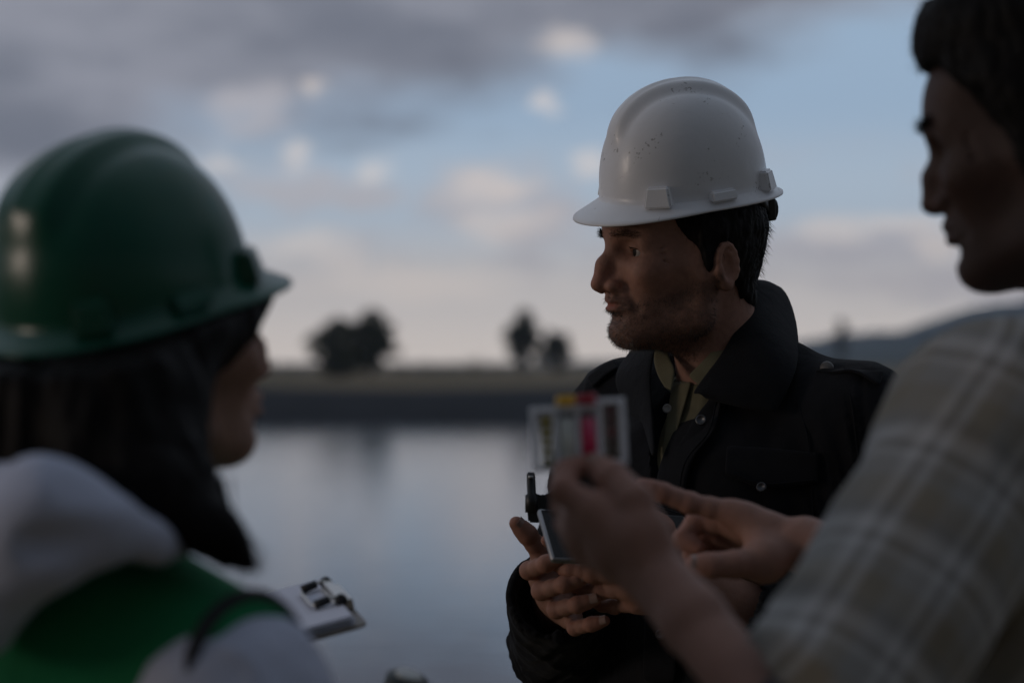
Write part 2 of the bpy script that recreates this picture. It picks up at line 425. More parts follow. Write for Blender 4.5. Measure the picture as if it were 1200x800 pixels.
# ================================================================== setting
WATER_Z = -1.0
def build_setting():
    # ground: one sheet with the pond basin sunk into it
    xs = np.concatenate([-np.geomspace(3, 9000, 26)[::-1], [0], np.geomspace(3, 9000, 26)])
    ys = np.array([-9000, -2000, -400, -60, -10, 0, 3, 5, 6, 7, 7.6, 10.4, 11, 14, 40, 80, 108, 111.6, 115.6, 116.4, 117.2, 119, 122, 130, 145, 165, 190, 220, 260, 320, 400, 520, 700, 1000, 1600, 2600, 4200, 9000], float)
    V, F = [], []
    for y in ys:
        for x in xs:
            z = 0.0
            if 7.6 < y < 10.4: z = -2.2 * (y - 7.6) / 2.8
            elif 10.4 <= y <= 108: z = -2.2
            elif y > 108: z = .12
            if y in (108.0,): z = -2.2
            if y == 111.6: z = -1.05
            if y == 115.6: z = .10
            if y == 116.4: z = .20
            if y == 117.2: z = .2
            if 117.2 < y < 600: z += .06 * math.sin(x * .05 + y * .11)
            V.append((x, y, z))
    n = len(xs)
    for j in range(len(ys) - 1):
        for i in range(n - 1): F.append([j * n + i, j * n + i + 1, (j + 1) * n + i + 1, (j + 1) * n + i])
    m = bpy.data.materials.new('ground_mat'); m.use_nodes = True; nt = m.node_tree; b = nt.nodes['Principled BSDF']; N = nt.nodes.new; L = nt.links.new
    b.inputs['Roughness'].default_value = .95; b.inputs['Specular IOR Level'].default_value = .15
    tc = N('ShaderNodeTexCoord'); mp = N('ShaderNodeMapping'); L(tc.outputs['Object'], mp.inputs[0]); mp.inputs['Scale'].default_value = (.06, .03, 1)
    n1 = N('ShaderNodeTexNoise'); L(mp.outputs[0], n1.inputs['Vector']); n1.inputs['Scale'].default_value = 1.0; n1.inputs['Detail'].default_value = 6
    n2 = N('ShaderNodeTexNoise'); L(tc.outputs['Object'], n2.inputs['Vector']); n2.inputs['Scale'].default_value = 2.5; n2.inputs['Detail'].default_value = 6
    r1 = N('ShaderNodeValToRGB'); L(n1.outputs[0], r1.inputs[0]); e = r1.color_ramp.elements
    e[0].position = .38; e[0].color = (.12, .105, .05, 1); e[1].position = .6; e[1].color = (.36, .26, .155, 1)
    mx = N('ShaderNodeMix'); mx.data_type = 'RGBA'; mx.blend_type = 'MULTIPLY'; mx.inputs[0].default_value = .5; L(r1.outputs[0], mx.inputs[6]); L(n2.outputs[0], mx.inputs[7])
    L(mx.outputs[2], b.inputs['Base Color'])
    bp = N('ShaderNodeBump'); bp.inputs['Distance'].default_value = .05; L(n2.outputs[0], bp.inputs['Height']); L(bp.outputs[0], b.inputs['Normal'])
    tag(obj('ground', V, F, m), kind='structure', label='dry grassy ground running back to the horizon')
    # dark geomembrane liner on the pond banks
    lin = mat('liner', (.014, .015, .020), .75, spec=.15, bump=[('noise', .9, .06)], var=.25, vscale=.4)
    def bank(name, prof, xx):
        V = [(x, y, z + .05 * math.sin(x * .31) * (0 < z < 1)) for (y, z) in prof for x in xx]; n = len(xx)
        F = [[j * n + i, j * n + i + 1, (j + 1) * n + i + 1, (j + 1) * n + i] for j in range(len(prof) - 1) for i in range(n - 1)]
        tag(obj(name, V, F, lin), kind='structure')
    xx = np.linspace(-220, 220, 200)
    bank('far_pond_bank', [(108, -2.1), (111.5, -1.02), (115.5, .17), (116.2, .26), (117.0, .27), (117.6, .14)], xx)
    bank('near_pond_bank', [(7.2, .012), (7.7, .014), (10.3, -2.1), (11.0, -2.15)], xx)
    # seams of the liner sheets
    # water
    wm = bpy.data.materials.new('water_mat'); wm.use_nodes = True; nt = wm.node_tree; b = nt.nodes['Principled BSDF']; N = nt.nodes.new; L = nt.links.new
    nt.nodes.remove(b); df = N('ShaderNodeBsdfDiffuse'); df.inputs[0].default_value = (.020, .024, .026, 1); gl = N('ShaderNodeBsdfGlossy'); gl.inputs['Color'].default_value = (.96, .97, 1, 1); gl.inputs['Roughness'].default_value = .05
    fr = N('ShaderNodeFresnel'); fr.inputs['IOR'].default_value = 1.333; fm = N('ShaderNodeMath'); fm.operation = 'MULTIPLY'; fm.inputs[1].default_value = .90; L(fr.outputs[0], fm.inputs[0])   # wave-averaged reflectance
    ms = N('ShaderNodeMixShader'); L(fm.outputs[0], ms.inputs[0]); L(df.outputs[0], ms.inputs[1]); L(gl.outputs[0], ms.inputs[2]); L(ms.outputs[0], nt.nodes['Material Output'].inputs[0])
    tc = N('ShaderNodeTexCoord'); mp = N('ShaderNodeMapping'); L(tc.outputs['Object'], mp.inputs[0]); mp.inputs['Scale'].default_value = (.8, 1.6, 1)
    n1 = N('ShaderNodeTexNoise'); L(mp.outputs[0], n1.inputs['Vector']); n1.inputs['Scale'].default_value = 1.6; n1.inputs['Detail'].default_value = 3
    bp = N('ShaderNodeBump'); bp.inputs['Strength'].default_value = 1; bp.inputs['Distance'].default_value = .008; L(n1.outputs[0], bp.inputs['Height']); L(bp.outputs[0], gl.inputs['Normal'])
    V = [(-215, 9.2, WATER_Z), (215, 9.2, WATER_Z), (215, 111.7, WATER_Z), (-215, 111.7, WATER_Z)]
    tag(obj('water', V, [[0, 1, 2, 3]], wm, smooth=False), kind='structure', label='still grey blue pond mirroring the evening clouds')
    # distant hills on the right
    hm = mat('hill_mat', (.06, .068, .05), .95, spec=.1, var=.35, vscale=.004)
    def ridge(name, dist, pts, depth, seed):
        us = np.linspace(pts[0][0], pts[-1][0], 90); hv = np.interp(us, [p[0] for p in pts], [p[1] for p in pts])
        V = []
        for r in range(7):
            t = r / 6
            for u, v in zip(us, hv):
                h = max(0, (HOR - v)) / FPX * dist * (1 + .05 * math.sin(u * .045 + seed)) + 1.5
                y = dist - depth * .5 + depth * t; x = (u - 600) / FPX * dist
                V.append((x, y + 40 * math.sin(u * .09 + r), h * math.sin(math.pi * t) ** .8 * (1 + .06 * math.sin(u * .05 * (r + 1))) - 1))
        n = len(us); F = [[j * n + i, j * n + i + 1, (j + 1) * n + i + 1, (j + 1) * n + i] for j in range(6) for i in range(n - 1)]
        tag(obj(name, V, F, hm), kind='structure')
    ridge('hill', 2200, [(600, 424), (760, 420), (900, 408), (980, 392), (1060, 384), (1130, 366), (1200, 348), (1330, 318), (1500, 300), (1800, 330), (2300, 400)], 900, 1)
    ridge('hill', 1400, [(880, 424), (990, 418), (1060, 409), (1150, 404), (1300, 396), (1500, 400), (1800, 420)], 420, 4)
build_setting()

# ---- trees: trunk, limbs and leaf-sized faces
leafm = mat('leaf', (.070, .080, .040), .7, spec=.25, var=.45, vscale=.6)
leafm2 = mat('leaf_dark', (.045, .055, .032), .7, spec=.25, var=.45, vscale=.6)
barkm = mat('bark', (.07, .055, .042), .9, var=.3, vscale=3)
def tree_mesh(seed, h, w, clumps, leaves, lsize, trunk_h, narrow=0):
    rg = np.random.default_rng(seed)
    # clump centres in an uneven crown
    cs = []
    while len(cs) < clumps:
        p = rg.uniform(-1, 1, 3)
        if np.linalg.norm(p) > 1: continue
        zz = trunk_h + (h * .93 - trunk_h) * (p[2] * .5 + .5)
        f = (p[2] * .5 + .5); prof = (math.sin(math.pi * (f * .86 + .1)) ** .6) if not narrow else (1 - f * .75) * min(1, f * 6 + .5)
        o_ = 1.18 if rg.random() < .3 else .9
        cs.append((p[0] * w / 2 * prof * o_, p[1] * w / 2 * prof * o_, zz * (1.05 if o_ > 1 and rg.random() < .5 else 1), rg.uniform(.35, 1.0) if o_ < 1 else rg.uniform(.25, .55)))
    parts = []
    trunk = [(0, 0, 0), (.02 * w, 0, trunk_h * .6), (0, .02 * w, trunk_h * 1.2), (.03 * w, 0, h * .8)]
    parts.append(tube(crom(trunk, 9), np.linspace(.035 * h, .008 * h, 9), 7))
    for c in cs[:max(6, clumps // 3)]:
        z0 = trunk_h * rg.uniform(.55, 1.3); a = np.array([0, 0, z0]); b = np.array(c[:3])
        parts.append(tube(crom([a, (a + b) / 2 + [0, 0, .05 * h], b], 5), np.linspace(.013 * h, .004 * h, 5), 5))
    tv, tf = join(parts)
    LV = []
    for c in cs:
        n = int(leaves / clumps * c[3]); rr = w * .26 * c[3]
        q = rg.normal(size=(n, 3)); q /= np.linalg.norm(q, axis=1, keepdims=True); q *= rr * rg.uniform(.25, 1.1, (n, 1)) ** .6
        q[:, 2] *= .75; q += np.array(c[:3])
        d1 = rg.normal(size=(n, 3)); d1 /= np.linalg.norm(d1, axis=1, keepdims=True); d2 = np.cross(d1, rg.normal(size=(n, 3))); d2 /= np.linalg.norm(d2, axis=1, keepdims=True)
        s = lsize * rg.uniform(.6, 1.3, (n, 1))
        LV.append(np.stack([q - d1 * s, q + d2 * s * .55, q + d1 * s, q - d2 * s * .55], 1).reshape(-1, 3))
    LV = np.concatenate(LV); LF = np.arange(len(LV)).reshape(-1, 4)
    return tv, tf, LV, LF
def place_tree(name, u, base_v, d, top_v, wpx, seed, label, cat, group=None, narrow=0, trunk=.18, lm=None, leaves=2600, clumps=26):
    h = (base_v - top_v) / FPX * d; w = wpx / FPX * d
    e = empty(name, ((u - 600) / FPX * d, d, 0.0)); tag(e, label, cat, group)
    tv, tf, lv, lf = tree_mesh(seed, h, w, clumps, leaves, .042 * h if not narrow else .03 * h, trunk * h, narrow)
    off = np.array(e.location)
    obj('trunk', tv + off, tf, barkm, e); obj('crown', lv + off, lf, lm or leafm, e, smooth=False)
place_tree('tree', 398, 446, 236, 372, 68, 11, 'broad leafy tree on the far bank, left half of the large bushy pair', 'tree', 'trees beyond the pond', trunk=.04, leaves=7500, clumps=56)
place_tree('tree', 434, 446, 226, 366, 58, 12, 'taller rounded tree on the far bank, right half of the large bushy pair', 'tree', 'trees beyond the pond', trunk=.04, leaves=7500, clumps=52)
place_tree('tree', 613, 440, 270, 357, 40, 13, 'tall narrow tree on the far bank just left of the man in the white helmet', 'tree', 'trees beyond the pond', trunk=.14, leaves=4200, clumps=34)
place_tree('tree', 650, 441, 262, 381, 40, 14, 'dark round tree on the far bank beside the man\'s right shoulder', 'tree', 'trees beyond the pond', trunk=.05, lm=leafm2, leaves=4400, clumps=34)
place_tree('cypress_tree', 985, 432, 420, 362, 22, 15, 'slim dark conifer rising behind the epaulette of the black jacket', 'tree', 'trees beyond the pond', narrow=1, trunk=.08, lm=leafm2, leaves=1500, clumps=22)
place_tree('tree', 1090, 436, 300, 392, 30, 18, 'small dark tree before the hills, by the plaid shoulder', 'tree', 'trees beyond the pond', trunk=.12, lm=leafm2, leaves=1200, clumps=14)
_sh = [(316, 421, 24, 'low shrub on the horizon next to the woman\'s face'), (470, 424, 26, 'low shrub at the foot of the broad leafy tree'), (498, 422, 30, 'low shrub on the horizon, first right of the bushy pair'), (527, 424, 26, 'low shrub on the horizon, second right of the bushy pair'),
       (556, 418, 36, 'wider shrub clump on the horizon midway between the tree groups'), (582, 424, 24, 'low shrub on the horizon left of the tall narrow tree'), (345, 426, 30, 'flat shrub on the horizon left of the broad leafy tree'), (672, 424, 30, 'low shrub against the black jacket\'s shoulder')]
for i, (u, tv_, w, lab) in enumerate(_sh):
    place_tree('shrub', u, 435, 395 + 9 * i, tv_, w, 30 + i, lab, 'shrub', 'shrubs along the horizon', trunk=.08, leaves=1100, clumps=14)

# evening air between here and the hills
def haze():
    m = bpy.data.materials.new('haze_air'); m.use_nodes = True; nt = m.node_tree; nt.nodes.remove(nt.nodes['Principled BSDF'])
    pv = nt.nodes.new('ShaderNodeVolumePrincipled'); pv.inputs['Color'].default_value = (.66, .80, 1.0, 1); pv.inputs['Density'].default_value = 2.2e-4; pv.inputs['Anisotropy'].default_value = .2
    nt.links.new(pv.outputs[0], nt.nodes['Material Output'].inputs['Volume'])
    V, F = box((0, 1395, 58.5), (7000, 2990, 123)); o = obj('haze', V, F, m, smooth=False); o['kind'] = 'stuff'; o['label'] = 'thin evening haze over the fields and hills'
haze()

# ================================================================== people: generic anatomy
def frame(fwd, up=(0, 0, 1)):
    """columns: forward, left, up"""
    f = nrm(fwd); l = nrm(np.cross(up, f)); u = np.cross(f, l)
    return np.stack([f, l, u], 1)
def head_frame(yaw_dir, pitch=0, roll=0):
    """yaw_dir: horizontal facing; pitch>0 looks down; roll>0 leans to the left ear"""
    B = frame((yaw_dir[0], yaw_dir[1], 0))
    cp, sp = math.cos(R(pitch)), math.sin(R(pitch)); cr, sr = math.cos(R(roll)), math.sin(R(roll))
    Rp = np.array([[cp, 0, sp], [0, 1, 0], [-sp, 0, cp]]); Rr = np.array([[1, 0, 0], [0, cr, sr], [0, -sr, cr]])
    return B @ Rp @ Rr
def rotM(axis, deg):
    return np.array(Matrix.Rotation(R(deg), 3, axis))

def make_head(neck_end, neck_r=(.056, .060), h=.0019, p=None):
    """head in its own frame: origin between the ear canals, x forward, y left, z up"""
    q = dict(nose_tip=(.117, 0, -.0185), nose_r=.0090, bridge_r=.0068, nasion=(.0925, 0, .030), ala=.0165, chin=(.083, 0, -.080), jaw_w=.046, jaw_r=.017, brow=.0105, cheek=1.0, lips=1.0, hollow=1.0, muzzle=.0)
    q.update(p or {})
    v = Vol((-.115, -.10, -.27), (.14, .10, .150), h)
    v.ell((.002, 0, .050), (.098, .0765, .080), k=.0)
    v.ell((.030, 0, .055), (.071, .066, .060), k=.03)
    v.ell((.040, 0, -.005), (.054, .060, .078), k=.035)
    v.cone(np.array((-.025, 0, .0)), np.asarray(neck_end, float), neck_r[0], neck_r[1], k=.03)
    ch = np.array(q['chin'])
    for s in (1, -1):
        go = np.array((.012, s * q['jaw_w'], -.056))
        v.cone((.002, s * .058, -.010), go, .014, q['jaw_r'], k=.03)
        v.cone(go, (ch[0] - .012, s * .016, ch[2] + .002), q['jaw_r'], .015, k=.022)
        v.ell((.062, s * .047, -.008), (.026 * q['cheek'], .019, .017), k=.022)          # cheekbone
        v.cone((.089, s * .010, .0405), (.073, s * .047, .0385), q['brow'], .0085, k=.016)  # brow
        v.ell((.050, s * .0765, .040), (.026, .010, .026), k=.022, mode='-')                # temple
        v.ell((.060, s * .0735, -.040), (.030, .012, .026), k=.03, mode='-')              # cheek hollow
    v.ell((.066, 0, -.043), (.033, .031, .034), k=.022)                                 # muzzle
    v.ell(ch, (.0155, .019, .0145), k=.018)
    v.cone((.062, 0, -.074), (.018, 0, -.076), .021, .026, k=.022)   # under the chin
    nt, na = np.array(q['nose_tip']), np.array(q['nasion'])
    for s in (1, -1):
        v.ell((.1, s * .0325, .0195), (.0235, .0195, .0125), k=.012, mode='-')            # socket
        v.ell((.0735, s * .0325, .0195), (.0150, .0155, .0142), k=.004)                   # lids
        v.ell((.0890, s * .0335, .0178), (.015, .0155, .0060), k=.0015, mode='-')          # lid slit
        v.cone((.0815, s * .0200, .0275), (.0790, s * .047, .0262), .0048, .0042, k=.010)  # upper lid fold
        v.cone((.083, s * .018, .004), (.076, s * .045, .006), .0045, .0045, k=.012)      # bag
    mid = na * .42 + nt * .58 + np.array((.0038, 0, .002))
    v.chain([na, mid, nt], [q['bridge_r'], q['bridge_r'] * 1.12, q['nose_r']], k=.012)
    v.cone((na[0] - .012, 0, na[2] - .005), (nt[0] - .02, 0, nt[2] - .003), .0075, .0118, k=.013)
    for s in (1, -1):
        v.ell((nt[0] - .0155, s * q['ala'] * .82, nt[2] - .0025), (.0105, .0066, .0075), k=.006)
        v.ell((nt[0] - .010, s * .0068, nt[2] - .0112), (.0062, .0036, .0042), k=.003, mode='-')
    v.cone((nt[0] - .008, 0, nt[2] - .006), (.098, 0, -.028), .0045, .005, k=.008)         # columella
    L = q['lips']
    for s in (1, -1):
        v.chain([(.1005, 0, -.0405), (.0995, s * .009, -.0398), (.087, s * .0255, -.0455)], [.0050 * L, .0050 * L, .0028], k=.006)
        v.chain([(.0990, 0, -.0515), (.0975, s * .010, -.0510), (.087, s * .0250, -.0462)], [.0058 * L, .0055 * L, .0026], k=.006)
        v.chain([(.1075, 0, -.0462), (.104, s * .010, -.0456), (.092, s * .0265, -.0462)], [.0016, .0016, .0016], k=.0035, mode='-')
        v.cone((.1065, 0, -.031), (.1075, 0, -.036), .0022, .0022, k=.006, mode='-')
        v.cone((.092, s * .022, -.022), (.082, s * .034, -.048), .0022, .0018, k=.012, mode='-')  # nasolabial fold
    for s in (1, -1):
        for dz, sl in ((.006, .008), (.0, .001), (-.006, -.007)):    # crow's feet
            v.cone((.066, s * .0565, .017 + dz * .6), (.052, s * .0665, .017 + dz + sl), .0012, .0007, k=.0030, mode='-')
        v.cone((.080, s * .030, .004), (.070, s * .047, .008), .0014, .0010, k=.005, mode='-')
    v.ell((.099, 0, -.0625), (.008, .018, .0045), k=.010, mode='-')
    v.F0 = v.F.copy()
    # ears
    for s in (1, -1):
        c = np.array((-.016, s * .0740, .004)); M = rotM('Y', 14) @ rotM('Z', s * 15) @ rotM('X', -s * 6)
        Mi = M.T
        v.ell(c, (.0162, .0062, .0268), k=.008, M=Mi)
        v.ell(c + M @ np.array((.003, s * .0085, .001)), (.0104, .0068, .0190), k=.004, mode='-', M=Mi)
        rim = [c + M @ np.array((.0122 * math.cos(a) * 1.18 - .001, s * .0040, .0243 * math.sin(a) + .002)) for a in np.linspace(-1.0, 4.0, 12)]
        v.chain(rim, [.0030] * 12, k=.004)
        anti = [c + M @ np.array((-.0035 + .0065 * math.cos(a), s * .0028, .017 * math.sin(a) - .001)) for a in np.linspace(1.6, 4.4, 7)]
        v.chain(anti, [.0026] * 7, k=.004)
        v.ell(c + M @ np.array((.0035, s * .002, -.0228)), (.0085, .0045, .0075), k=.006)
        v.ell(c + M @ np.array((.0135, s * .004, -.004)), (.0045, .004, .0065), k=.005)
    V, Q = v.mesh(); V, Q = biggest(V, Q)
    return relax(V, Q, 1, .35), Q, v

def skin_tint(V, base, beard=0, lips=1.0, browc=(.025, .016, .012), brow_amt=1.0, beard_col=(.024, .0175, .0145)):
    """albedo of a face in head space: lips, flush, stubble"""
    x, y, z = V.T; n = len(V); c = np.tile(np.array(base), (n, 1))
    nn = fbm(V * 90, 5); c *= (1 + .13 * fbm(V * 38, 2) + .10 * fbm(V * 260, 8, 2))[:, None]
    def blob(cx, cy, cz, rx, ry, rz):
        return np.exp(-(((x - cx) / rx) ** 2 + ((np.abs(y) - cy) / ry) ** 2 + ((z - cz) / rz) ** 2))
    red = .35 * blob(.118, 0, -.015, .02, .018, .018) + .10 * blob(.07, .045, -.010, .035, .025, .025) + .05 * blob(-.02, .08, .0, .03, .02, .035)
    c *= 1 + red[:, None] * np.array((.30, -.12, -.16))
    lip = np.clip(1.6 * blob(.100, 0, -.0468, .016, .022, .0078) - .45, 0, 1) * lips
    c = c * (1 - lip[:, None]) + lip[:, None] * np.array(base) * np.array((.95, .55, .52))
    c *= (1 - .25 * blob(.08, .032, .018, .02, .024, .014))[:, None]
    if beard:
        low = np.clip((np.interp(x, [-.02, .0, .03, .06, .085, .11], [.01, .004, -.012, -.026, -.024, -.020]) - z) / .020, 0, 1)                    # below cheek line
        neckfade = np.clip((z + .125) / .03, 0, 1); front = np.clip((x + .022) / .022, 0, 1)
        nose = blob(.11, 0, -.012, .022, .02, .020)
        m = low * neckfade * front * (1 - np.clip(nose * 1.6, 0, 1)) * (1 - lip)
        m *= np.clip(1.25 - 1.3 * blob(.078, .034, -.024, .02, .012, .018), .1, 1)
        m = np.clip(m * (.82 + .45 * nn), 0, 1) * beard
        grey = .95 * blob(.088, 0, -.083, .026, .026, .024)
        bc = np.array(beard_col) * (1 + 3.6 * grey[:, None])
        c = c * (1 - m[:, None]) + m[:, None] * (bc * .78 + .22 * c)
        bm = m
    else: bm = np.zeros(n)
    return np.concatenate([np.clip(c, 0, 1), np.ones((n, 1))], 1), bm

def make_eyes(o_parent, Bm, C, scale, part='eye'):
    w = mat('eye_white', (.30, .27, .25), .4, spec=.25); ir = mat('iris', (.012, .009, .008), .5, spec=.12)
    for s in (1, -1):
        c = np.array((.0725, s * .0325, .0192)); V, F = [], []
        n, m = 20, 14
        for i in range(m + 1):
            a = math.pi * i / m
            for k in range(n):
                b = 2 * math.pi * k / n; V.append((.0138 * math.cos(a), .0138 * math.sin(a) * math.cos(b), .0138 * math.sin(a) * math.sin(b)))
        F = [[i * n + k, i * n + (k + 1) % n, (i + 1) * n + (k + 1) % n, (i + 1) * n + k] for i in range(m) for k in range(n)]
        e = obj('eye', (np.array(V) + c) * scale @ Bm.T + C, F, w, o_parent)
        e.data.materials.append(ir)
        for pi, p in enumerate(e.data.polygons):
            if pi // n < 2: p.material_index = 1

FING = {'index': ((.092, .027, .002), (.043, .026, .021), (.0100, .0088, .0080, .0066)), 'middle': ((.096, .005, .004), (.048, .030, .022), (.0102, .0090, .0081, .0067)),
        'ring': ((.090, -.016, .002), (.044, .028, .021), (.0098, .0086, .0077, .0064)), 'little': ((.079, -.035, -.003), (.034, .020, .018), (.0086, .0076, .0068, .0057))}
def hand_joints(flex, thumb, side, spread=(4, 0, -4, -9)):
    """hand frame: x to the fingers, y to the thumb, z back of hand. flex: per finger (mcp,pip,dip) degrees; returns dict of joint lists (unmirrored frame; side flips y when side=-1)"""
    J = {}
    for (nm, (b, ln, r)), fl, sp in zip(FING.items(), flex, spread):
        p = np.array(b, float); pts = [p.copy()]; a = 0
        for L_, f in zip(ln, fl):
            a += f; d = np.array((math.cos(R(a)), 0, -math.sin(R(a)))); cs, sn = math.cos(R(sp)), math.sin(R(sp))
            d = np.array((d[0] * cs - d[1] * sn, d[0] * sn + d[1] * cs, d[2])); p = p + d * L_; pts.append(p.copy())
        J[nm] = (pts, r)
    J['thumb'] = ([np.array(t, float) for t in thumb], (.0135, .0115, .0102, .0080))
    if side < 0:
        J = {k: ([p * np.array((1, -1, 1)) for p in v[0]], v[1]) for k, v in J.items()}
    return J
def hand_mesh(J, wrist, elbow, wr=.027, er=.042, palm_side=None, h=.0016, s=1.0, palm_r=.0125, dors=None):
    """J: joints in world space. wrist/elbow world points. Builds palm, digits and forearm as one skin."""
    allp = np.array([p for pts, r in J.values() for p in pts] + [wrist, elbow])
    lo, hi = allp.min(0) - .06, allp.max(0) + .06
    v = Vol(lo, hi, h)
    wrist = np.asarray(wrist, float); elbow = np.asarray(elbow, float)
    mid = wrist * .62 + elbow * .38
    mc = {k: J[k][0][0] for k in ('index', 'middle', 'ring', 'little')}
    side = nrm(mc['index'] - mc['little'])
    for t, rr in ((.008, 1), (-.008, 1)):
        v.cone(wrist + side * t * s, mid + side * t * s * 1.1, wr * .86, (wr + er) * .44, k=.009)
    v.cone(mid, elbow, (wr + er) * .50, er, k=.010)
    for k, t in (('index', .013), ('middle', .004), ('ring', -.005), ('little', -.013)):
        a = wrist + side * t * s + (mc[k] - wrist) * .12
        v.cone(a, mc[k], .0135 * s, .0108 * s, k=.013 * s)
    for k, k2 in (('index', 'middle'), ('middle', 'ring'), ('ring', 'little')):
        v.cone(mc[k] * .86 + wrist * .14, mc[k2] * .86 + wrist * .14, palm_r * s, palm_r * s, k=.012 * s)
        v.cone(mc[k] * .5 + wrist * .5, mc[k2] * .5 + wrist * .5, palm_r * 1.1 * s, palm_r * 1.1 * s, k=.014 * s)
    tp, tr = J['thumb']
    v.cone(wrist + side * .012 * s, tp[0], .015 * s, .0165 * s, k=.014 * s)
    v.cone(tp[0], mc['index'] * .75 + wrist * .25, .0125 * s, .009 * s, k=.02 * s)     # web
    v.cone(tp[0], wrist * .5 + mc['middle'] * .5, .016 * s, .012 * s, k=.018 * s)
    for k, (pts, r) in J.items():
        for i in range(len(pts) - 1):
            kk = .010 * s if i == 0 else .0045 * s
            v.cone(pts[i], pts[i + 1], r[i] * s * (1.0 if i else 1.02), r[i + 1] * s * .97, k=kk)
            if 0 < i:  # knuckle
                v.ell(pts[i], (r[i] * s * 1.06,) * 3, k=.005 * s)
            m_ = (pts[i] + pts[i + 1]) / 2; v.ell(m_, (r[i] * .98 * s,) * 3, k=.004 * s)
    V, Q = v.mesh(); V, Q = biggest(V, Q)
    return relax(V, Q, 1, .4), Q
def hand_tint(V, base, J, s=1.0):
    n = len(V); c = np.tile(np.array(base), (n, 1)) * (1 + .08 * fbm(V * 60, 4))[:, None]
    for k, (pts, r) in J.items():
        for i, p in enumerate(pts):
            d = np.linalg.norm(V - p, axis=1); g = np.exp(-(d / (.011 * s)) ** 2)[:, None]
            c *= 1 + g * (np.array((.10, -.10, -.14)) if i else np.array((.02, -.06, -.08)))
    return np.concatenate([np.clip(c, 0, 1), np.ones((n, 1))], 1)
def nails(J, dorsal, parent, s=1.0, m=None):
    """finger nails: small curved plates on the last joints; dorsal: dict digit->vector"""
    for k, (pts, r) in J.items():
        if k not in dorsal: continue
        t = nrm(pts[-1] - pts[-2]); d = np.asarray(dorsal[k], float); d = nrm(d - t * (d @ t)); w = np.cross(t, d)
        rr = r[-1] * s * 1.12; c = pts[-1]; G = []
        for i, a in enumerate(np.linspace(-.011, .0035, 6)):
            G.append([c + t * a * s + rr * (math.cos(b) * d + math.sin(b) * w) * (1 + .03 * (i == 5)) for b in np.linspace(-.85, .85, 7)])
        sheet(G, .0006, 'fingernail', m or mat('nail', (.34, .22, .18), .3, coat=.2), parent, 1)
skin = mat('skin', (.3, .18, .13), .6, spec=.28, attr='tint', sss=.12, bump=[('noise', 110, .0009), ('noise', 520, .0004), ('vor', 900, .0002)])

def hair_cap(v, xs, zs, thick=.006, yfun=None, seed=1):
    """short hair: the scalp swollen by the hair's thickness above a hairline"""
    X, Y, Z = v.ax[0][:, None, None], v.ax[1][None, :, None], v.ax[2][None, None, :]
    zl = np.interp(v.ax[0], xs, zs).astype(np.float32)[:, None, None]
    w = Vol.__new__(Vol); w.lo, w.h, w.n, w.ax = v.lo, v.h, v.n, v.ax
    w.F = np.maximum(-smin(-(v.F0 - thick), -((zl - Z) * .45), .010), -(v.F0 + .004))
    V, Q = w.mesh(); V, Q = biggest(V, Q)
    n = vnormals(V, Q); return V + n * (fbm(V * np.array((160, 160, 60)), seed) * .0018)[:, None], Q
def surf_strands(V, Q, mask, count, length, lean, jitter=.35, segs=4, seed=0, curl=0.):
    rg = np.random.default_rng(seed); n = vnormals(V, Q); ids = np.flatnonzero(mask)
    if not len(ids): return None
    pick = rg.choice(ids, count); p = V[pick] + rg.normal(size=(count, 3)) * .0012; d = n[pick] * .55 + np.asarray(lean) + rg.normal(size=(count, 3)) * jitter
    d /= np.linalg.norm(d, axis=1, keepdims=True); L = length * rg.uniform(.5, 1.15, (count, 1)); g = np.asarray(lean) * .8
    C = [p - n[pick] * .001]
    for k in range(1, segs):
        t = k / (segs - 1); C.append(p + d * L * t + g * L * t * t * .5)
    return np.stack(C, 1)

def soft_body(lo, hi, h, prims, local2world=None):
    v = Vol(lo, hi, h)
    for pr in prims:
        if pr[0] == 'e': v.ell(pr[1], pr[2], k=pr[3], mode=pr[4] if len(pr) > 4 else '+')
        else: v.cone(pr[1], pr[2], pr[3], pr[4], k=pr[5], mode=pr[6] if len(pr) > 6 else '+')
    return v
class Body:
    """torso frame: x = facing, y = left, z = height above ground"""
    def __init__(s, t0, facing):
        s.t0 = np.array((t0[0], t0[1], 0.0)); f = nrm((facing[0], facing[1], 0)); s.B = frame(f)
    def L(s, p): return (np.asarray(p, float) - s.t0) @ s.B
    def W(s, p): return np.asarray(p, float) @ s.B.T + s.t0
def legs_and_boots(root, bd, hip, trouser_m, boot_m, w=.1, r=.098, sc=1.0, lo=0.0):
    v = Vol((-.2, -.30, .02), (.2, .30, hip + .22), .011)
    v.ell((0, 0, hip + .05), (.125 * sc, .17 * sc, .14), k=0)
    for s in (1, -1):
        v.chain([(0, s * w, hip), (.015, s * (w + .01), hip * .54), (-.01, s * (w + .02), .09)], [r * sc, .072 * sc, .062 * sc], k=.03)
    V, Q = v.mesh(); V, Q = biggest(V, Q); n = vnormals(V, Q)
    V = V + n * (fbm(V * np.array((9, 9, 22)), 3) * .006)[:, None]
    obj('trousers', bd.W(V), Q, trouser_m, root)
    for s in (1, -1):
        b = Vol((-.15, -.1, -.01), (.25, .1, .22), .006)
        b.cone((-.01, 0, .20), (-.012, 0, .07), .050, .050, k=.0); b.ell((-.02, 0, .045), (.06, .042, .045), k=.03); b.ell((.09, 0, .038), (.10, .047, .042), k=.04)
        b.apply(lambda X, Y, Z: (.004 - Z) + 0 * X + 0 * Y, (-1, -1, -1), (1, 1, 1), .004, '&')
        V, Q = b.mesh(); V, Q = biggest(V, Q); V = V + np.array((.0, s * (w + .02), 0))
        obj('boot', bd.W(V), Q, boot_m, root)

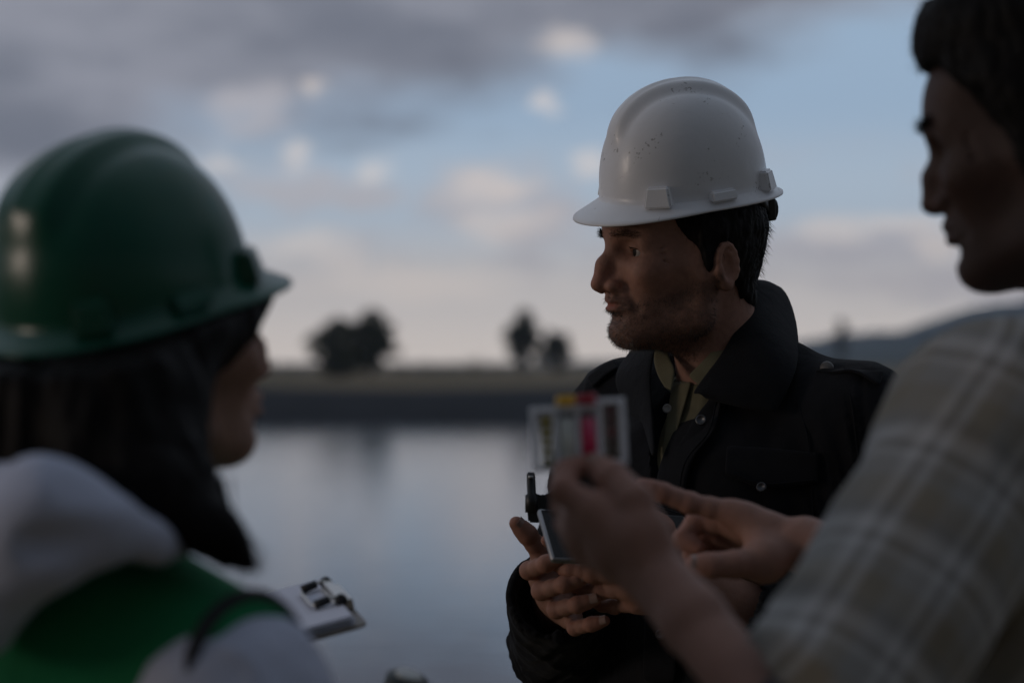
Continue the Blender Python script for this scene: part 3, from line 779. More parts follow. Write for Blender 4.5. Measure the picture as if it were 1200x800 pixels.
# ------------------------------------------------------------------ hard hat
def hard_hat(name, label, M, C, m, m_dark, sc=1.0, group='hard hats', hz=1.0):
    """M: columns forward,left,up; C: centre of the brim plane"""
    root = empty(name, tuple(C)); tag(root, label, 'hard hat', group)
    T = lambda V: (np.asarray(V, float) * sc) @ M.T + C
    nt_, np_ = 128, 44; H = .149 * hz; rows = []
    th = np.linspace(0, 2 * math.pi, nt_, endpoint=False); ct, st = np.cos(th), np.sin(th)
    a = np.where(ct > 0, .122, .120); b_ = .1015
    r0 = 1 / ((np.abs(ct) / a) ** 2.25 + (np.abs(st) / b_) ** 2.25) ** (1 / 2.25)
    def ss(x, lo, hi): t = np.clip((x - lo) / (hi - lo), 0, 1); return t * t * (3 - 2 * t)
    # brim, from the outer edge inward (under lip first)
    bw = .013 + .030 * np.clip(ct, 0, 1) ** 1.6 + .010 * np.clip(-ct, 0, 1) ** 2
    drop = .010 + .010 * np.clip(ct, 0, 1) ** 2 - .001 * np.clip(-ct, 0, 1)
    for f in (1.0, .985, .8, .6, .4, .22, .1):
        rows.append(np.stack([(r0 + bw * f) * ct, (r0 + bw * f) * st, -drop * f ** 1.25 - .0025 * (f == 1.0) + .004 * (1 - f) ** 4], 1))
    for k in range(np_):
        ph = (k / (np_ - 1)) * math.pi / 2; e = 2 / 2.32
        rr = math.cos(ph) ** e if k < np_ - 1 else 0.004; zz = math.sin(ph) ** e
        x, y = r0 * rr * ct, r0 * rr * st; z = np.full_like(x, H * zz) + .004
        # raised crown: a band from the brow to the back that spreads like a V
        wv = .021 + .020 * ss(-x, -.07, .10)
        band = 1 - ss(np.abs(y), wv - .009, wv + .008)
        up = ss(z, .072 * hz, .112 * hz)
        fr = 1 - .0 * x
        z2 = z + (.0105 * band * up + .0022 * (1 - ss(np.abs(y), .0, .010)) * up) * fr
        # push the front of the band outward so it reads as a step in profile
        x2 = x + np.sign(x) * .004 * band * ss(z, .07, .1) * ss(np.abs(x), .03, .09)
        # shallow side grooves
        gro = np.exp(-((np.abs(y) - wv - .010) / .006) ** 2) * ss(z, .08 * hz, .125 * hz) * .0010
        rows.append(np.stack([x2, y, z2 - gro], 1))
    G = np.array(rows); n1 = len(G); V = G.reshape(-1, 3)
    F = [[i * nt_ + j, i * nt_ + (j + 1) % nt_, (i + 1) * nt_ + (j + 1) % nt_, (i + 1) * nt_ + j] for i in range(n1 - 1) for j in range(nt_)]
    F.append([(n1 - 1) * nt_ + j for j in range(nt_)])
    sh = obj('shell', T(V), F, m, root)
    so = sh.modifiers.new('solid', 'SOLIDIFY'); so.thickness = .0026 * sc; so.offset = -1; so.material_offset = 0
    # accessory slots on the sides: big front and rear lugs, a low one between
    for s in (1, -1):
        for (deg, w, hh, dep, z0, tp) in ((47, .040, .029, .0145, -.001, .76), (96, .042, .015, .0125, -.001, .93), (143, .036, .029, .0145, -.001, .78)):
            t = R(deg); c_, s_ = math.cos(t), math.sin(t) * s; aa = .122 if c_ > 0 else .120
            rr = 1 / ((abs(c_) / aa) ** 2.25 + (abs(s_) / b_) ** 2.25) ** (1 / 2.25)
            nx, ny = nrm((c_ / aa, s_ / b_)) ; tx, ty = -ny, nx
            bm = bmesh.new(); bmesh.ops.create_cube(bm, size=1)
            for v_ in bm.verts:
                top = v_.co.z > 0; k = tp if top else 1.0
                o_ = v_.co.y * 1.0
                dd = (dep if not top else dep * .62) if o_ > 0 else -.012
                lx = v_.co.x * w * k; lz = z0 + (hh if top else 0)
                v_.co = Vector((rr * c_ + nx * dd + tx * lx, rr * s_ + ny * dd + ty * lx, lz))
            bmesh.ops.recalc_face_normals(bm, faces=bm.faces[:])
            bmesh.ops.bevel(bm, geom=bm.edges[:], offset=.0026, segments=3, affect='EDGES'); bm.verts.index_update()
            V = np.array([v_.co[:] for v_ in bm.verts]); F = [[v_.index for v_ in f.verts] for f in bm.faces]; bm.free()
            lug = obj('accessory_slot', T(V), F, m, root, smooth=False)
            # dark slot mouth under the lug
    # suspension: headband, crown straps and the ratchet at the nape
    sus = []
    ang = np.linspace(0, 2 * math.pi, 60)
    ring = np.stack([.098 * np.cos(ang), .079 * np.sin(ang), -.006 - .012 * np.clip(-np.cos(ang), 0, 1)], 1)
    G = np.stack([ring, ring + np.array((0, 0, .028))], 0)
    sheet(T(G.reshape(-1, 3)).reshape(G.shape), .0018, 'headband', m_dark, root, 0)
    for deg in (45, 135):
        t = R(deg); d = np.array((math.cos(t) * .1, math.sin(t) * .082, 0)); arc = np.array([d * math.cos(q) + np.array((0, 0, .016 + .10 * math.sin(q))) for q in np.linspace(0, math.pi, 24)])
        side = nrm(np.cross(d, (0, 0, 1))) * .009; G = np.stack([arc - side, arc + side])
        sheet(T(G.reshape(-1, 3)).reshape(G.shape), .0015, 'crown_strap', m_dark, root, 0)
    # nape strap and ratchet knob
    a2 = np.linspace(R(125), R(235), 24); dip = np.sin((a2 - R(125)) / R(110) * math.pi) ** .8
    nape = np.stack([.120 * np.cos(a2) - .002, .094 * np.sin(a2), -.004 - .040 * dip], 1); G = np.stack([nape, nape + np.array((0, 0, .017))])
    ns = sheet(T(G.reshape(-1, 3)).reshape(G.shape), .003, 'nape_strap', m_dark, root, 0)
    kb = [tube([(-.116, 0, -.040), (-.140, 0, -.043)], [.0175, .0165], 18), box((-.122, 0, -.038), (.014, .066, .032), None, .003)]
    V, F = join(kb); obj('ratchet', T(V), F, m_dark, root, smooth=False)
    return root

# ================================================================== the man in the white helmet
def man_in_jacket():
    bd = Body((.280, 3.03), (-.643, -.766))
    jk = mat('black_cotton', (.0085, .0088, .0108), .9, spec=.14, sheen=.04, bump=[('noise', 60, .0015), ('noise', 900, .0005)], var=.3, vscale=14)
    jk2 = mat('black_cotton_edge', (.009, .0095, .012), .9, spec=.15, bump=[('noise', 500, .0004)])
    shm = mat('olive_shirt', (.15, .135, .082), .9, spec=.2, sheen=.1, bump=[('noise', 700, .0005)], var=.2, vscale=30)
    tee = mat('khaki_tee', (.30, .245, .14), .9, spec=.2, bump=[('noise', 800, .0004)])
    root = empty('person', (bd.t0[0], bd.t0[1], 0))
    tag(root, 'man with grey stubble in a dark jacket over an olive shirt, looking left', 'person', 'people talking by the pond')
    # ---- head
    C = P(806, 314, 2.97); Hm = head_frame((-.94, -.342), 0, 3)
    neck_w = bd.W((.012, 0, 1.40)); nl = (neck_w - C) @ Hm
    V, Q, vol = make_head(nl, (.051, .058), p=dict(nose_tip=(.1185, 0, -.021), nose_r=.0092, brow=.0115, lips=.85))
    base = (.33, .176, .128)
    tint, bm = skin_tint(V, base, beard=.52)
    Wd = lambda X: X @ Hm.T + C
    heads = (Wd(V), Q)
    # ---- hands
    # right hand: fingers wrap round the front of the device, thumb up
    J = {}
    J['index'] = ([P(633, 668, 2.865), P(620, 668, 2.835), P(640, 660, 2.805), P(661, 652, 2.80)], (.0105, .0098, .0090, .0075))
    J['middle'] = ([P(642, 690, 2.865), P(634, 692, 2.825), P(662, 684, 2.797), P(690, 675, 2.795)], (.0105, .0100, .0092, .0077))
    J['ring'] = ([P(655, 709, 2.865), P(652, 714, 2.825), P(677, 708, 2.798), P(698, 702, 2.795)], (.0102, .0096, .0088, .0074))
    J['little'] = ([P(670, 725, 2.865), P(674, 735, 2.83), P(693, 731, 2.806), P(709, 727, 2.80)], (.0092, .0084, .0076, .0064))
    J['thumb'] = ([P(640, 668, 2.895), P(634, 647, 2.875), P(618, 626, 2.86), P(605, 613, 2.855)], (.0145, .0118, .0108, .0088))
    wr = P(652, 704, 2.945); el = bd.W(bd.L(P(662, 752, 3.12)))
    Vr, Qr = hand_mesh(J, wr, wr * .3 + el * .7, h=.0016, wr=.028, er=.038)
    tr = hand_tint(Vr, tuple(np.array(base) * .95), J)
    # left hand: under the device, palm up, fingers pointing to the picture's left
    Jl = {}
    Jl['index'] = ([P(732, 655, 2.775), P(690, 650, 2.775), P(662, 643, 2.775), P(641, 633, 2.772)], (.0105, .0096, .0088, .0074))
    Jl['middle'] = ([P(733, 672, 2.775), P(694, 672, 2.79), P(668, 668, 2.80), P(652, 662, 2.81)], (.0105, .0098, .0088, .0074))
    Jl['ring'] = ([P(738, 690, 2.78), P(704, 692, 2.80), P(682, 688, 2.815), P(668, 684, 2.83)], (.0100, .0094, .0086, .0072))
    Jl['little'] = ([P(746, 706, 2.79), P(720, 710, 2.81), P(706, 708, 2.825), P(696, 704, 2.84)], (.0090, .0082, .0076, .0064))
    Jl['thumb'] = ([P(800, 664, 2.755), P(789, 640, 2.735), P(778, 618, 2.725), P(768, 606, 2.722)], (.0145, .0118, .0108, .0088))
    wl = P(836, 695, 2.79); ell_ = P(975, 782, 2.90)
    Vl, Ql = hand_mesh(Jl, wl, wl * .3 + ell_ * .7, h=.0018, wr=.028, er=.038)
    tl = hand_tint(Vl, tuple(np.array(base) * .95), Jl)
    # ---- rest of the body (under the clothes)
    b = Vol((-.22, -.36, .05), (.40, .36, 1.50), .010)
    b.ell((.0, 0, 1.26), (.105, .155, .20), k=0); b.ell((.0, 0, 1.03), (.10, .145, .2), k=.05); b.cone((0, .05, 1.41), (0, .16, 1.385), .045, .05, k=.03); b.cone((0, -.05, 1.41), (0, -.16, 1.385), .045, .05, k=.03)
    b.cone((.005, 0, 1.36), (.012, 0, 1.44), .06, .05, k=.03)
    for s in (1, -1): b.chain([(0, s * .1, .92), (.012, s * .11, .5), (-.01, s * .12, .1)], [.085, .055, .04], k=.03)
    b.chain([(0, -.185, 1.375), bd.L(el), bd.L(wr * .3 + el * .7)], [.05, .042, .034], k=.02)
    b.chain([(0, .185, 1.375), bd.L(ell_), bd.L(wl * .3 + ell_ * .7)], [.05, .042, .034], k=.02)
    Vb, Qb = b.mesh(); Vb = bd.W(Vb)
    VV, QQ = cat_mesh([heads, (Vr, Qr), (Vl, Ql), (Vb, Qb)])
    tt = np.concatenate([tint, tr, tl, np.tile(np.array((*base, 1)), (len(Vb), 1))])
    body = obj('body', VV, QQ, skin, root, attrs={'tint': ('FLOAT_COLOR', tt)})
    make_eyes(root, Hm, C, 1.0)
    dv = lambda p, c: nrm(np.asarray(p) - np.asarray(c))
    cam_d = nrm(np.array((0, 0, CAM_Z)) - P(670, 690, 2.8))
    nails(J, {k: cam_d + np.array((-.2, 0, .35)) for k in ('index', 'middle', 'ring', 'little')}, root)
    nails({'thumb': J['thumb']}, {'thumb': cam_d + np.array((.5, 0, .6))}, root)
    # ---- hair, brows, stubble
    hm = mat('dark_hair', (.006, .0048, .0045), .6, spec=.15)
    for s in (1, -1):
        a = np.linspace(-.013, .015, 40); p = np.stack([.0872 - 70 * np.abs(a) ** 2, s * (.0335 + a), .0236 - a * a * 22], 1)
        cu = np.stack([p, p + np.array((.0035, s * .001, -.0004)), p + np.array((.0062, s * .002, .0012))], 1); rv, rf = ribbons(cu, .00028); obj('eyelashes', Wd(rv), rf, hm, root)
    hV, hQ = hair_cap(vol, [-.105, -.07, -.050, -.040, -.030, -.004, .004, .012, .020, .036, .055, .09], [-.050, -.046, -.036, -.022, .002, .016, -.004, -.002, .024, .040, .066, .085], .0055)
    hair = obj('hair', Wd(hV), hQ, hm, root)
    st = surf_strands(hV, hQ, (hV[:, 2] < .09) & (np.abs(hV[:, 1]) > .02), 2600, .008, (-.4, 0, -.9), seed=4)
    rv, rf = ribbons(st, .00028); obj('hair_strands', Wd(rv), rf, hm, hair, kind='stuff')
    bs = surf_strands(V, Q, bm > .2, 9000, .0030, (.05, 0, -.55), segs=3, seed=5, jitter=.3)
    rv, rf = ribbons(bs, .00019)
    bcol = mat('beard_hair', (.05, .043, .040), .5, spec=.5, var=.8, vscale=240, vdet=0)
    obj('beard', Wd(rv), rf, bcol, root, kind='stuff')
    chin = np.exp(-(((V[:, 0] - .088) / .022) ** 2 + (V[:, 1] / .024) ** 2 + ((V[:, 2] + .083) / .02) ** 2)) * (bm > .2)
    bs = surf_strands(V, Q, chin > .25, 700, .0030, (.15, 0, -.5), segs=3, seed=6, jitter=.3)
    rv, rf = ribbons(bs, .00014); obj('grey_chin_hair', Wd(rv), rf, mat('grey_hair', (.33, .30, .28), .45), root, kind='stuff')
    for s in (1, -1):
        m_ = (np.abs(V[:, 2] - (.0415 - .10 * np.abs(np.abs(V[:, 1]) - .03))) < .0036) & (V[:, 1] * s > .010) & (V[:, 1] * s < .050) & (V[:, 0] > .06)
        es = surf_strands(V, Q, m_, 300, .0085, (-.25, s * .75, .15), segs=4, seed=7 + s, jitter=.3); rv, rf = ribbons(es, .0002)
        obj('eyebrow', Wd(rv), rf, hm, root, kind='stuff')
    # ---- jacket
    v = Vol((-.22, -.36, .74), (.42, .36, 1.60), .0042)
    v.ell((.004, 0, 1.27), (.142, .198, .235), k=0); v.ell((.012, 0, 1.01), (.140, .188, .26), k=.06); v.cone((.01, 0, .95), (.01, 0, .80), .16, .165, k=.05)
    for s in (1, -1):
        v.cone((-.004, s * .045, 1.478), (-.006, s * .155, 1.446), .052, .055, k=.05); v.ell((-.006, s * .180, 1.412), (.075, .070, .078), k=.05)
    v.ell((.035, 0, 1.355), (.112, .165, .105), k=.05)
    shr, shl = (-.004, -.187, 1.40), (-.004, .190, 1.40)
    Er, Wr_ = bd.L(el), bd.L(P(650, 701, 2.925)); El, Wl_ = bd.L(ell_), bd.L(wl * .8 + ell_ * .2)
    v.chain([shr, Er, Wr_], [.076, .066, .0565], k=.03); v.chain([shl, El, Wl_], [.078, .068, .054], k=.03)
    for (W_, E_) in ((Wr_, Er), (Wl_, El)):
        d = nrm(W_ - E_); v.cone(W_ - d * .010, W_ + d * .10, .047, .060, k=.004, mode='-')
    # neck hole and the open V at the front
    ap = bd.L(P(770, 558, 2.925)); nk = bd.L(P(804, 418, 2.955))
    v.cone(ap, nk, .004, .054, k=.006, mode='-'); v.cone(ap + np.array((.05, 0, .0)), nk + np.array((.08, 0, 0)), .012, .085, k=.006, mode='-'); v.cone(ap + np.array((.02, 0, .0)), nk + np.array((.04, 0, 0)), .008, .068, k=.006, mode='-')
    v.cone((.012, 0, 1.44), (.03, 0, 1.62), .069, .105, k=.01, mode='-')
    JV, JQ = v.mesh(); JV, JQ = biggest(JV, JQ); n = vnormals(JV, JQ)
    def seg_par(p, a, b):
        ab = b - a; t = np.clip((p - a) @ ab / (ab @ ab), 0, 1); return t, np.linalg.norm(p - a - t[:, None] * ab, axis=1)
    disp = .0050 * fbm(JV * np.array((14, 14, 7)), 11)
    for (a, b_, sd) in ((np.array(shr), Er, 21), (Er, Wr_, 22), (np.array(shl), El, 23), (El, Wl_, 24)):
        t, dd = seg_par(JV, np.array(a), np.array(b_)); ax_ = nrm(np.array(b_) - np.array(a)); u_ = nrm(np.cross(ax_, (0.3, .2, 1))); w_ = np.cross(ax_, u_)
        q = JV - np.array(a); m_ = np.clip((.10 - dd) / .02, 0, 1)
        f = fbm(np.stack([(q @ ax_) * 34 + 3 * np.sin((q @ u_) * 30), (q @ u_) * 12, (q @ w_) * 12], 1), sd, 2)
        disp += m_ * .0055 * (1 - np.abs(f)) ** 2 * np.sign(1) - m_ * .0028
    low = np.clip((1.34 - JV[:, 2]) / .1, 0, 1) * np.clip((.20 - np.abs(JV[:, 1])) / .03, 0, 1)
    f = fbm(np.stack([JV[:, 1] * 16 + JV[:, 2] * 7, JV[:, 0] * 6, JV[:, 2] * 5], 1), 31, 2); disp += low * .0050 * (1 - np.abs(f)) ** 2
    JV = JV + n * disp[:, None]; JVw = bd.W(JV)
    jacket = obj('jacket', JVw, JQ, jk, root); tree = bvh(JVw, JQ)
    def D(pts, off=.005):
        out = []
        for p in pts:
            out.append(P(*p) if len(p) == 3 else drape(tree, [p], off)[0])
        return np.array(out)
    def band(e1, e2, name, off=.005, th=.003, n=14, mid=.0, mat_=jk, parent=None, k=6):
        a, b_ = crom(D(e1, off), n), crom(D(e2, off), n); rows = []
        for j in range(k):
            t = j / (k - 1); r_ = a * (1 - t) + b_ * t
            if mid: r_ = r_ + (nrm(np.array((0, 0, CAM_Z)) - r_.mean(0)) + np.array((0, 0, .3))) * mid * math.sin(math.pi * t)
            rows.append(r_)
        return sheet(rows, th, name, mat_, parent or jacket, 1)
    # collar: near leaf, its back and the far leaf
    band([(860, 345, 3.10), (883, 328, 3.05), (877, 348, 2.995), (868, 370, 2.965), (858, 392, 2.945), (847, 411, 2.935), (838, 424, 2.930), (826, 440, 2.926), (812, 462, 2.925)],
         [(880, 352, 3.13), (914, 335, 3.105), (933, 375, 3.05), (936, 420, 2.935), (926, 452, 2.890), (910, 480, 2.874), (904, 483, 2.874), (866, 477, 2.886), (826, 466, 2.914)], 'collar', th=.004, n=22, mid=.010, k=8)
    band([(812, 360, 3.09), (838, 340, 3.115), (866, 340, 3.095), (883, 329, 3.05)], [(815, 400, 3.13), (850, 385, 3.145), (885, 370, 3.13), (915, 336, 3.105)], 'collar', th=.004, n=12)
    band([(774, 398, 3.01), (767, 415, 2.995), (763, 440, 2.975), (764, 470, 2.955), (766, 498, 2.938), (768, 532, 2.922)],
         [(752, 402, 3.075), (735, 416, 3.085), (720, 446, 3.065), (738, 484, 3.012), (754, 500, 2.975), (765, 536, 2.928)], 'collar', th=.004, n=18, mid=.006)
    # facing flaps that run down the front
    band([(816, 452), (795, 498), (772, 552), (766, 610), (760, 690), (757, 800)], [(846, 476), (838, 508), (812, 545), (803, 610), (798, 690), (795, 800)], 'placket', off=.009, th=.0035, n=24)
    # epaulettes: strap with a button
    band([(947, 384), (975, 400), (1008, 420), (1035, 438)], [(938, 398), (966, 416), (1000, 438), (1030, 456)], 'epaulette', off=.008, th=.004, n=12)
    band([(722, 424), (705, 432), (690, 444)], [(726, 434), (711, 443), (697, 456)], 'epaulette', off=.006, th=.004, n=10)
    # chest pocket flap and seams
    band([(852, 523), (905, 526), (962, 530)], [(850, 556), (896, 572), (958, 566)], 'pocket_flap', off=.006, th=.003, n=14)
    def seam(pts, r=.0011, off=.002):
        V_, F_ = tube(crom(D(pts, off), 30), r, 5); obj('seam', V_, F_, jk2, jacket)
    seam([(935, 470), (948, 520), (952, 600), (950, 680)]); seam([(990, 432), (1000, 480), (1006, 540)]); seam([(841, 476), (832, 510), (806, 546), (797, 610)], off=.014); seam([(690, 470), (700, 500), (712, 540)])
    seam([(908, 476), (868, 470), (832, 458)], off=.020); seam([(855, 553), (896, 567), (955, 562)], off=.010)
    snap = mat('snap_metal', (.10, .10, .105), .4, metal=.8)
    def disc(u, v_, r, m_, name, off, par, hole=False, th=.0025, tilt=None):
        p = D([(u, v_)], off)[0]; d = nrm(np.array((0, 0, CAM_Z)) - p) + np.array((-.25, 0, .25)); d = nrm(d)
        uu = nrm(np.cross(d, (0, 0, 1))); w = np.cross(d, uu); prof = [(r, -th), (r, 0), (r * .86, th * .6), (r * .66, th * .55), (r * .6, th * .1), (.0001, th * .1)] if hole else [(r, -th), (r, 0), (r * .8, th), (.0001, th * 1.1)]
        V_, F_ = [], []
        for (rr, hh) in prof:
            for k in range(20): V_.append(p + d * hh + rr * (math.cos(k * math.pi / 10) * uu + math.sin(k * math.pi / 10) * w))
        F_ = [[i * 20 + k, i * 20 + (k + 1) % 20, (i + 1) * 20 + (k + 1) % 20, (i + 1) * 20 + k] for i in range(len(prof) - 1) for k in range(20)]
        return obj(name, V_, F_, m_, par)
    disc(825, 497, .0068, snap, 'snap', .016, jacket, True); disc(893, 571, .0062, snap, 'snap', .012, jacket, True); disc(784, 640, .0065, snap, 'snap', .014, jacket, True); disc(778, 742, .0065, snap, 'snap', .014, jacket, True)
    disc(961, 391, .0085, mat('epaulette_button', (.11, .105, .10), .45, bump=[('noise', 300, .001)]), 'button', .013, jacket)
    # ---- shirt
    s_ = Vol((-.16, -.2, 1.05), (.2, .2, 1.52), .0042)
    s_.ell((.004, 0, 1.27), (.126, .172, .225), k=0); s_.ell((.035, 0, 1.345), (.096, .140, .095), k=.05); s_.cone((.012, 0, 1.40), (.022, 0, 1.455), .078, .066, k=.03)
    s_.cone((.012, 0, 1.36), (.024, 0, 1.56), .054, .070, k=.004, mode='-')
    fr = bd.L(P(796, 440, 2.87)); s_.cone(fr + np.array((.01, 0, -.02)), fr + np.array((.02, 0, .06)), .012, .040, k=.006, mode='-')
    SV, SQ = s_.mesh(); SV, SQ = biggest(SV, SQ); n = vnormals(SV, SQ); SV = SV + n * (.003 * (1 - np.abs(fbm(SV * np.array((12, 18, 9)), 41, 2))) ** 2)[:, None]
    SVw = bd.W(SV); shirt = obj('shirt', SVw, SQ, shm, root); tree2 = bvh(SVw, SQ); jt = tree
    tree = tree2
    band([(769, 402, 2.99), (766, 420, 2.975), (770, 438, 2.958), (779, 454, 2.944)], [(781, 406, 2.975), (785, 420, 2.962), (791, 434, 2.948), (787, 458, 2.938)], 'shirt_collar', th=.003, n=10, parent=shirt, mat_=shm)
    band([(862, 372, 2.985), (845, 398, 2.955), (826, 420, 2.944), (806, 440, 2.944)], [(870, 398, 2.955), (854, 422, 2.935), (840, 446, 2.924), (826, 458, 2.926)], 'shirt_collar', th=.003, n=12, parent=shirt, mat_=shm)
    band([(790, 452), (783, 490), (776, 545)], [(812, 448), (800, 490), (784, 545)], 'shirt_placket', off=.005, th=.0025, n=10, parent=shirt, mat_=shm)
    disc(786, 481, .0058, mat('shirt_button', (.42, .40, .37), .35), 'button', .010, shirt, True)
    # undershirt ring at the throat
    t_ = Vol((-.1, -.1, 1.34), (.14, .1, 1.50), .003); t_.cone((.012, 0, 1.38), (.018, 0, 1.424), .068, .0595, k=0); t_.cone((.012, 0, 1.36), (.024, 0, 1.50), .050, .0575, k=.003, mode='-')
    TV, TQ = t_.mesh(); TV, TQ = biggest(TV, TQ); obj('undershirt', bd.W(TV), TQ, tee, root)
    legs_and_boots(root, bd, .90, mat('dark_trousers', (.03, .03, .028), .9, bump=[('noise', 300, .0006)]), mat('boot_leather', (.025, .019, .015), .5, bump=[('noise', 80, .001)]))
    return root
man_in_jacket()
white_shell = mat('white_shell', (.78, .78, .80), .36, spec=.45, coat=.08, bump=[('noise', 24, .0012)])
def scuff(m, amount=.55, col=(.12, .10, .085)):
    nt = m.node_tree; b = nt.nodes['Principled BSDF']; N = nt.nodes.new; L = nt.links.new
    tc = N('ShaderNodeTexCoord'); n1 = N('ShaderNodeTexNoise'); n1.inputs['Scale'].default_value = 210; n1.inputs['Detail'].default_value = 2; L(tc.outputs['Object'], n1.inputs['Vector'])
    n2 = N('ShaderNodeTexNoise'); n2.inputs['Scale'].default_value = 26; n2.inputs['Detail'].default_value = 2; L(tc.outputs['Object'], n2.inputs['Vector'])
    mm = N('ShaderNodeMath'); mm.operation = 'MULTIPLY'; L(n1.outputs[0], mm.inputs[0]); L(n2.outputs[0], mm.inputs[1])
    mr = N('ShaderNodeMapRange'); L(mm.outputs[0], mr.inputs[0]); mr.inputs[1].default_value = .40; mr.inputs[2].default_value = .46; mr.inputs[3].default_value = 0; mr.inputs[4].default_value = amount
    mx = N('ShaderNodeMix'); mx.data_type = 'RGBA'; L(mr.outputs[0], mx.inputs[0]); mx.inputs[6].default_value = b.inputs['Base Color'].default_value[:]; mx.inputs[7].default_value = (*col, 1); L(mx.outputs[2], b.inputs['Base Color'])
scuff(white_shell)
strap_m = mat('black_plastic', (.014, .014, .015), .5)
hard_hat('hard_hat', 'scuffed white hard hat on the man in the dark jacket', head_frame((-.94, -.342), 9, 10), P(802, 226, 2.965), white_shell, strap_m, .855)

# ================================================================== the man in the plaid shirt (right)
def man_in_plaid():
    bd = Body((.515, 1.985), (-.6, .8))
    root = empty('person', (bd.t0[0], bd.t0[1], 0))
    tag(root, 'dark haired man in a plaid shirt holding test vials and pointing', 'person', 'people talking by the pond')
    base = (.048, .026, .021); hbase = (.33, .178, .135)  # face shade is put into its skin colour; the hands keep a lit tone
    C = P(1244, 186, 2.0); Hm = head_frame((-.906, .42), 9, 0)
    nl = (bd.W((.02, 0, 1.42)) - C) @ Hm
    V, Q, vol = make_head(nl, (.052, .058), h=.0022, p=dict(nose_tip=(.114, 0, -.017), jaw_w=.048, brow=.012))
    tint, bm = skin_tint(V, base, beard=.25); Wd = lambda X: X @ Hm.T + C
    J = {'index': ([P(694, 594, 1.895), P(660, 574, 1.905), P(663, 553, 1.925), P(684, 543, 1.945)], (.0105, .0100, .0090, .0078)),
         'middle': ([P(680, 606, 1.915), P(662, 592, 1.95), P(674, 586, 1.98), P(690, 590, 1.975)], (.0105, .0100, .0090, .0078)),
         'ring': ([P(676, 624, 1.93), P(666, 613, 1.965), P(680, 607, 1.985), P(694, 611, 1.975)], (.0102, .0096, .0088, .0074)),
         'little': ([P(684, 642, 1.94), P(678, 632, 1.97), P(690, 626, 1.98), P(700, 629, 1.97)], (.0092, .0084, .0076, .0064)),
         'thumb': ([P(752, 628, 1.88), P(744, 588, 1.885), P(718, 560, 1.905), P(698, 545, 1.938)], (.0165, .0140, .0120, .0092))}
    wr = P(763, 668, 1.885); el = P(938, 876, 1.73)
    Vl, Ql = hand_mesh(J, wr, el * .8 + wr * .2, wr=.0235, er=.027, h=.0020)
    tl = hand_tint(Vl, hbase, J)
    Jr = {'index': ([P(856, 600, 2.40), P(808, 589, 2.40), P(777, 577, 2.40), P(752, 568, 2.40)], (.0108, .0098, .0088, .0074)),
          'middle': ([P(860, 614, 2.42), P(815, 613, 2.43), P(800, 632, 2.42), P(818, 642, 2.41)], (.0108, .0100, .0090, .0078)),
          'ring': ([P(866, 630, 2.44), P(825, 631, 2.45), P(812, 648, 2.44), P(830, 656, 2.43)], (.0104, .0096, .0088, .0074)),
          'little': ([P(872, 646, 2.45), P(842, 650, 2.46), P(832, 660, 2.45), P(846, 666, 2.44)], (.0092, .0084, .0076, .0064)),
          'thumb': ([P(896, 657, 2.365), P(862, 661, 2.35), P(834, 662, 2.345), P(813, 661, 2.345)], (.0155, .0128, .0112, .0088))}
    wr2 = P(948, 641, 2.39); el2 = P(1190, 740, 2.25)
    Vr, Qr = hand_mesh(Jr, wr2, el2 * .75 + wr2 * .25, wr=.029, er=.040, h=.0020)
    tr = hand_tint(Vr, hbase, Jr)
    b = Vol((-.25, -.40, .05), (.55, .45, 1.52), .011)
    b.ell((.0, 0, 1.26), (.105, .155, .20), k=0); b.ell((.0, 0, 1.03), (.10, .145, .2), k=.05); b.cone((.005, 0, 1.36), (.02, 0, 1.46), .06, .052, k=.03)
    shl, shr = bd.L(P(1172, 508, 1.87)), np.array((.02, -.19, 1.43))
    for s in (1, -1): b.chain([(0, s * .1, .92), (.012, s * .11, .5), (-.01, s * .12, .1)], [.085, .055, .04], k=.03)
    b.chain([(0, .05, 1.41), shl, bd.L(el), bd.L(el * .8 + wr * .2)], [.05, .045, .034, .027], k=.02)
    b.chain([(0, -.05, 1.41), shr, bd.L(el2), bd.L(el2 * .75 + wr2 * .25)], [.05, .045, .034, .028], k=.02)
    Vb, Qb = b.mesh(); Vb = bd.W(Vb)
    VV, QQ = cat_mesh([(Wd(V), Q), (Vl, Ql), (Vr, Qr), (Vb, Qb)])
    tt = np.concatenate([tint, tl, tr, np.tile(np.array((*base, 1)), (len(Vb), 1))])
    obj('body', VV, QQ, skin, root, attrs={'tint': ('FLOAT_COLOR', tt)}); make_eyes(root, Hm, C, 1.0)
    cd = nrm(np.array((0, 0, CAM_Z)) - P(700, 560, 1.9))
    nails({'thumb': J['thumb']}, {'thumb': cd + np.array((.3, 0, .5))}, root); nails({'thumb': Jr['thumb']}, {'thumb': cd + np.array((0, 0, .5))}, root)
    # hair with a full fringe
    hm = mat('black_hair', (.005, .0043, .0043), .6, spec=.12)
    vol.F = vol.F0
    vol.ell((.045, 0, .115), (.052, .062, .042), k=.02); vol.ell((-.01, 0, .115), (.08, .07, .045), k=.03); vol.F0 = vol.F
    hV, hQ = hair_cap(vol, [-.105, -.05, -.040, -.030, -.004, .004, .014, .022, .040, .055, .075, .12], [-.088, -.078, -.050, -.012, .012, -.030, -.028, .010, .040, .062, .088, .094], .009)
    hair = obj('hair', Wd(hV), hQ, hm, root)
    st = surf_strands(hV, hQ, hV[:, 0] > -.08, 3000, .009, (-.35, 0, -.2), seed=14, jitter=.2); rv, rf = ribbons(st, .0004); obj('hair_strands', Wd(rv), rf, hm, hair, kind='stuff')
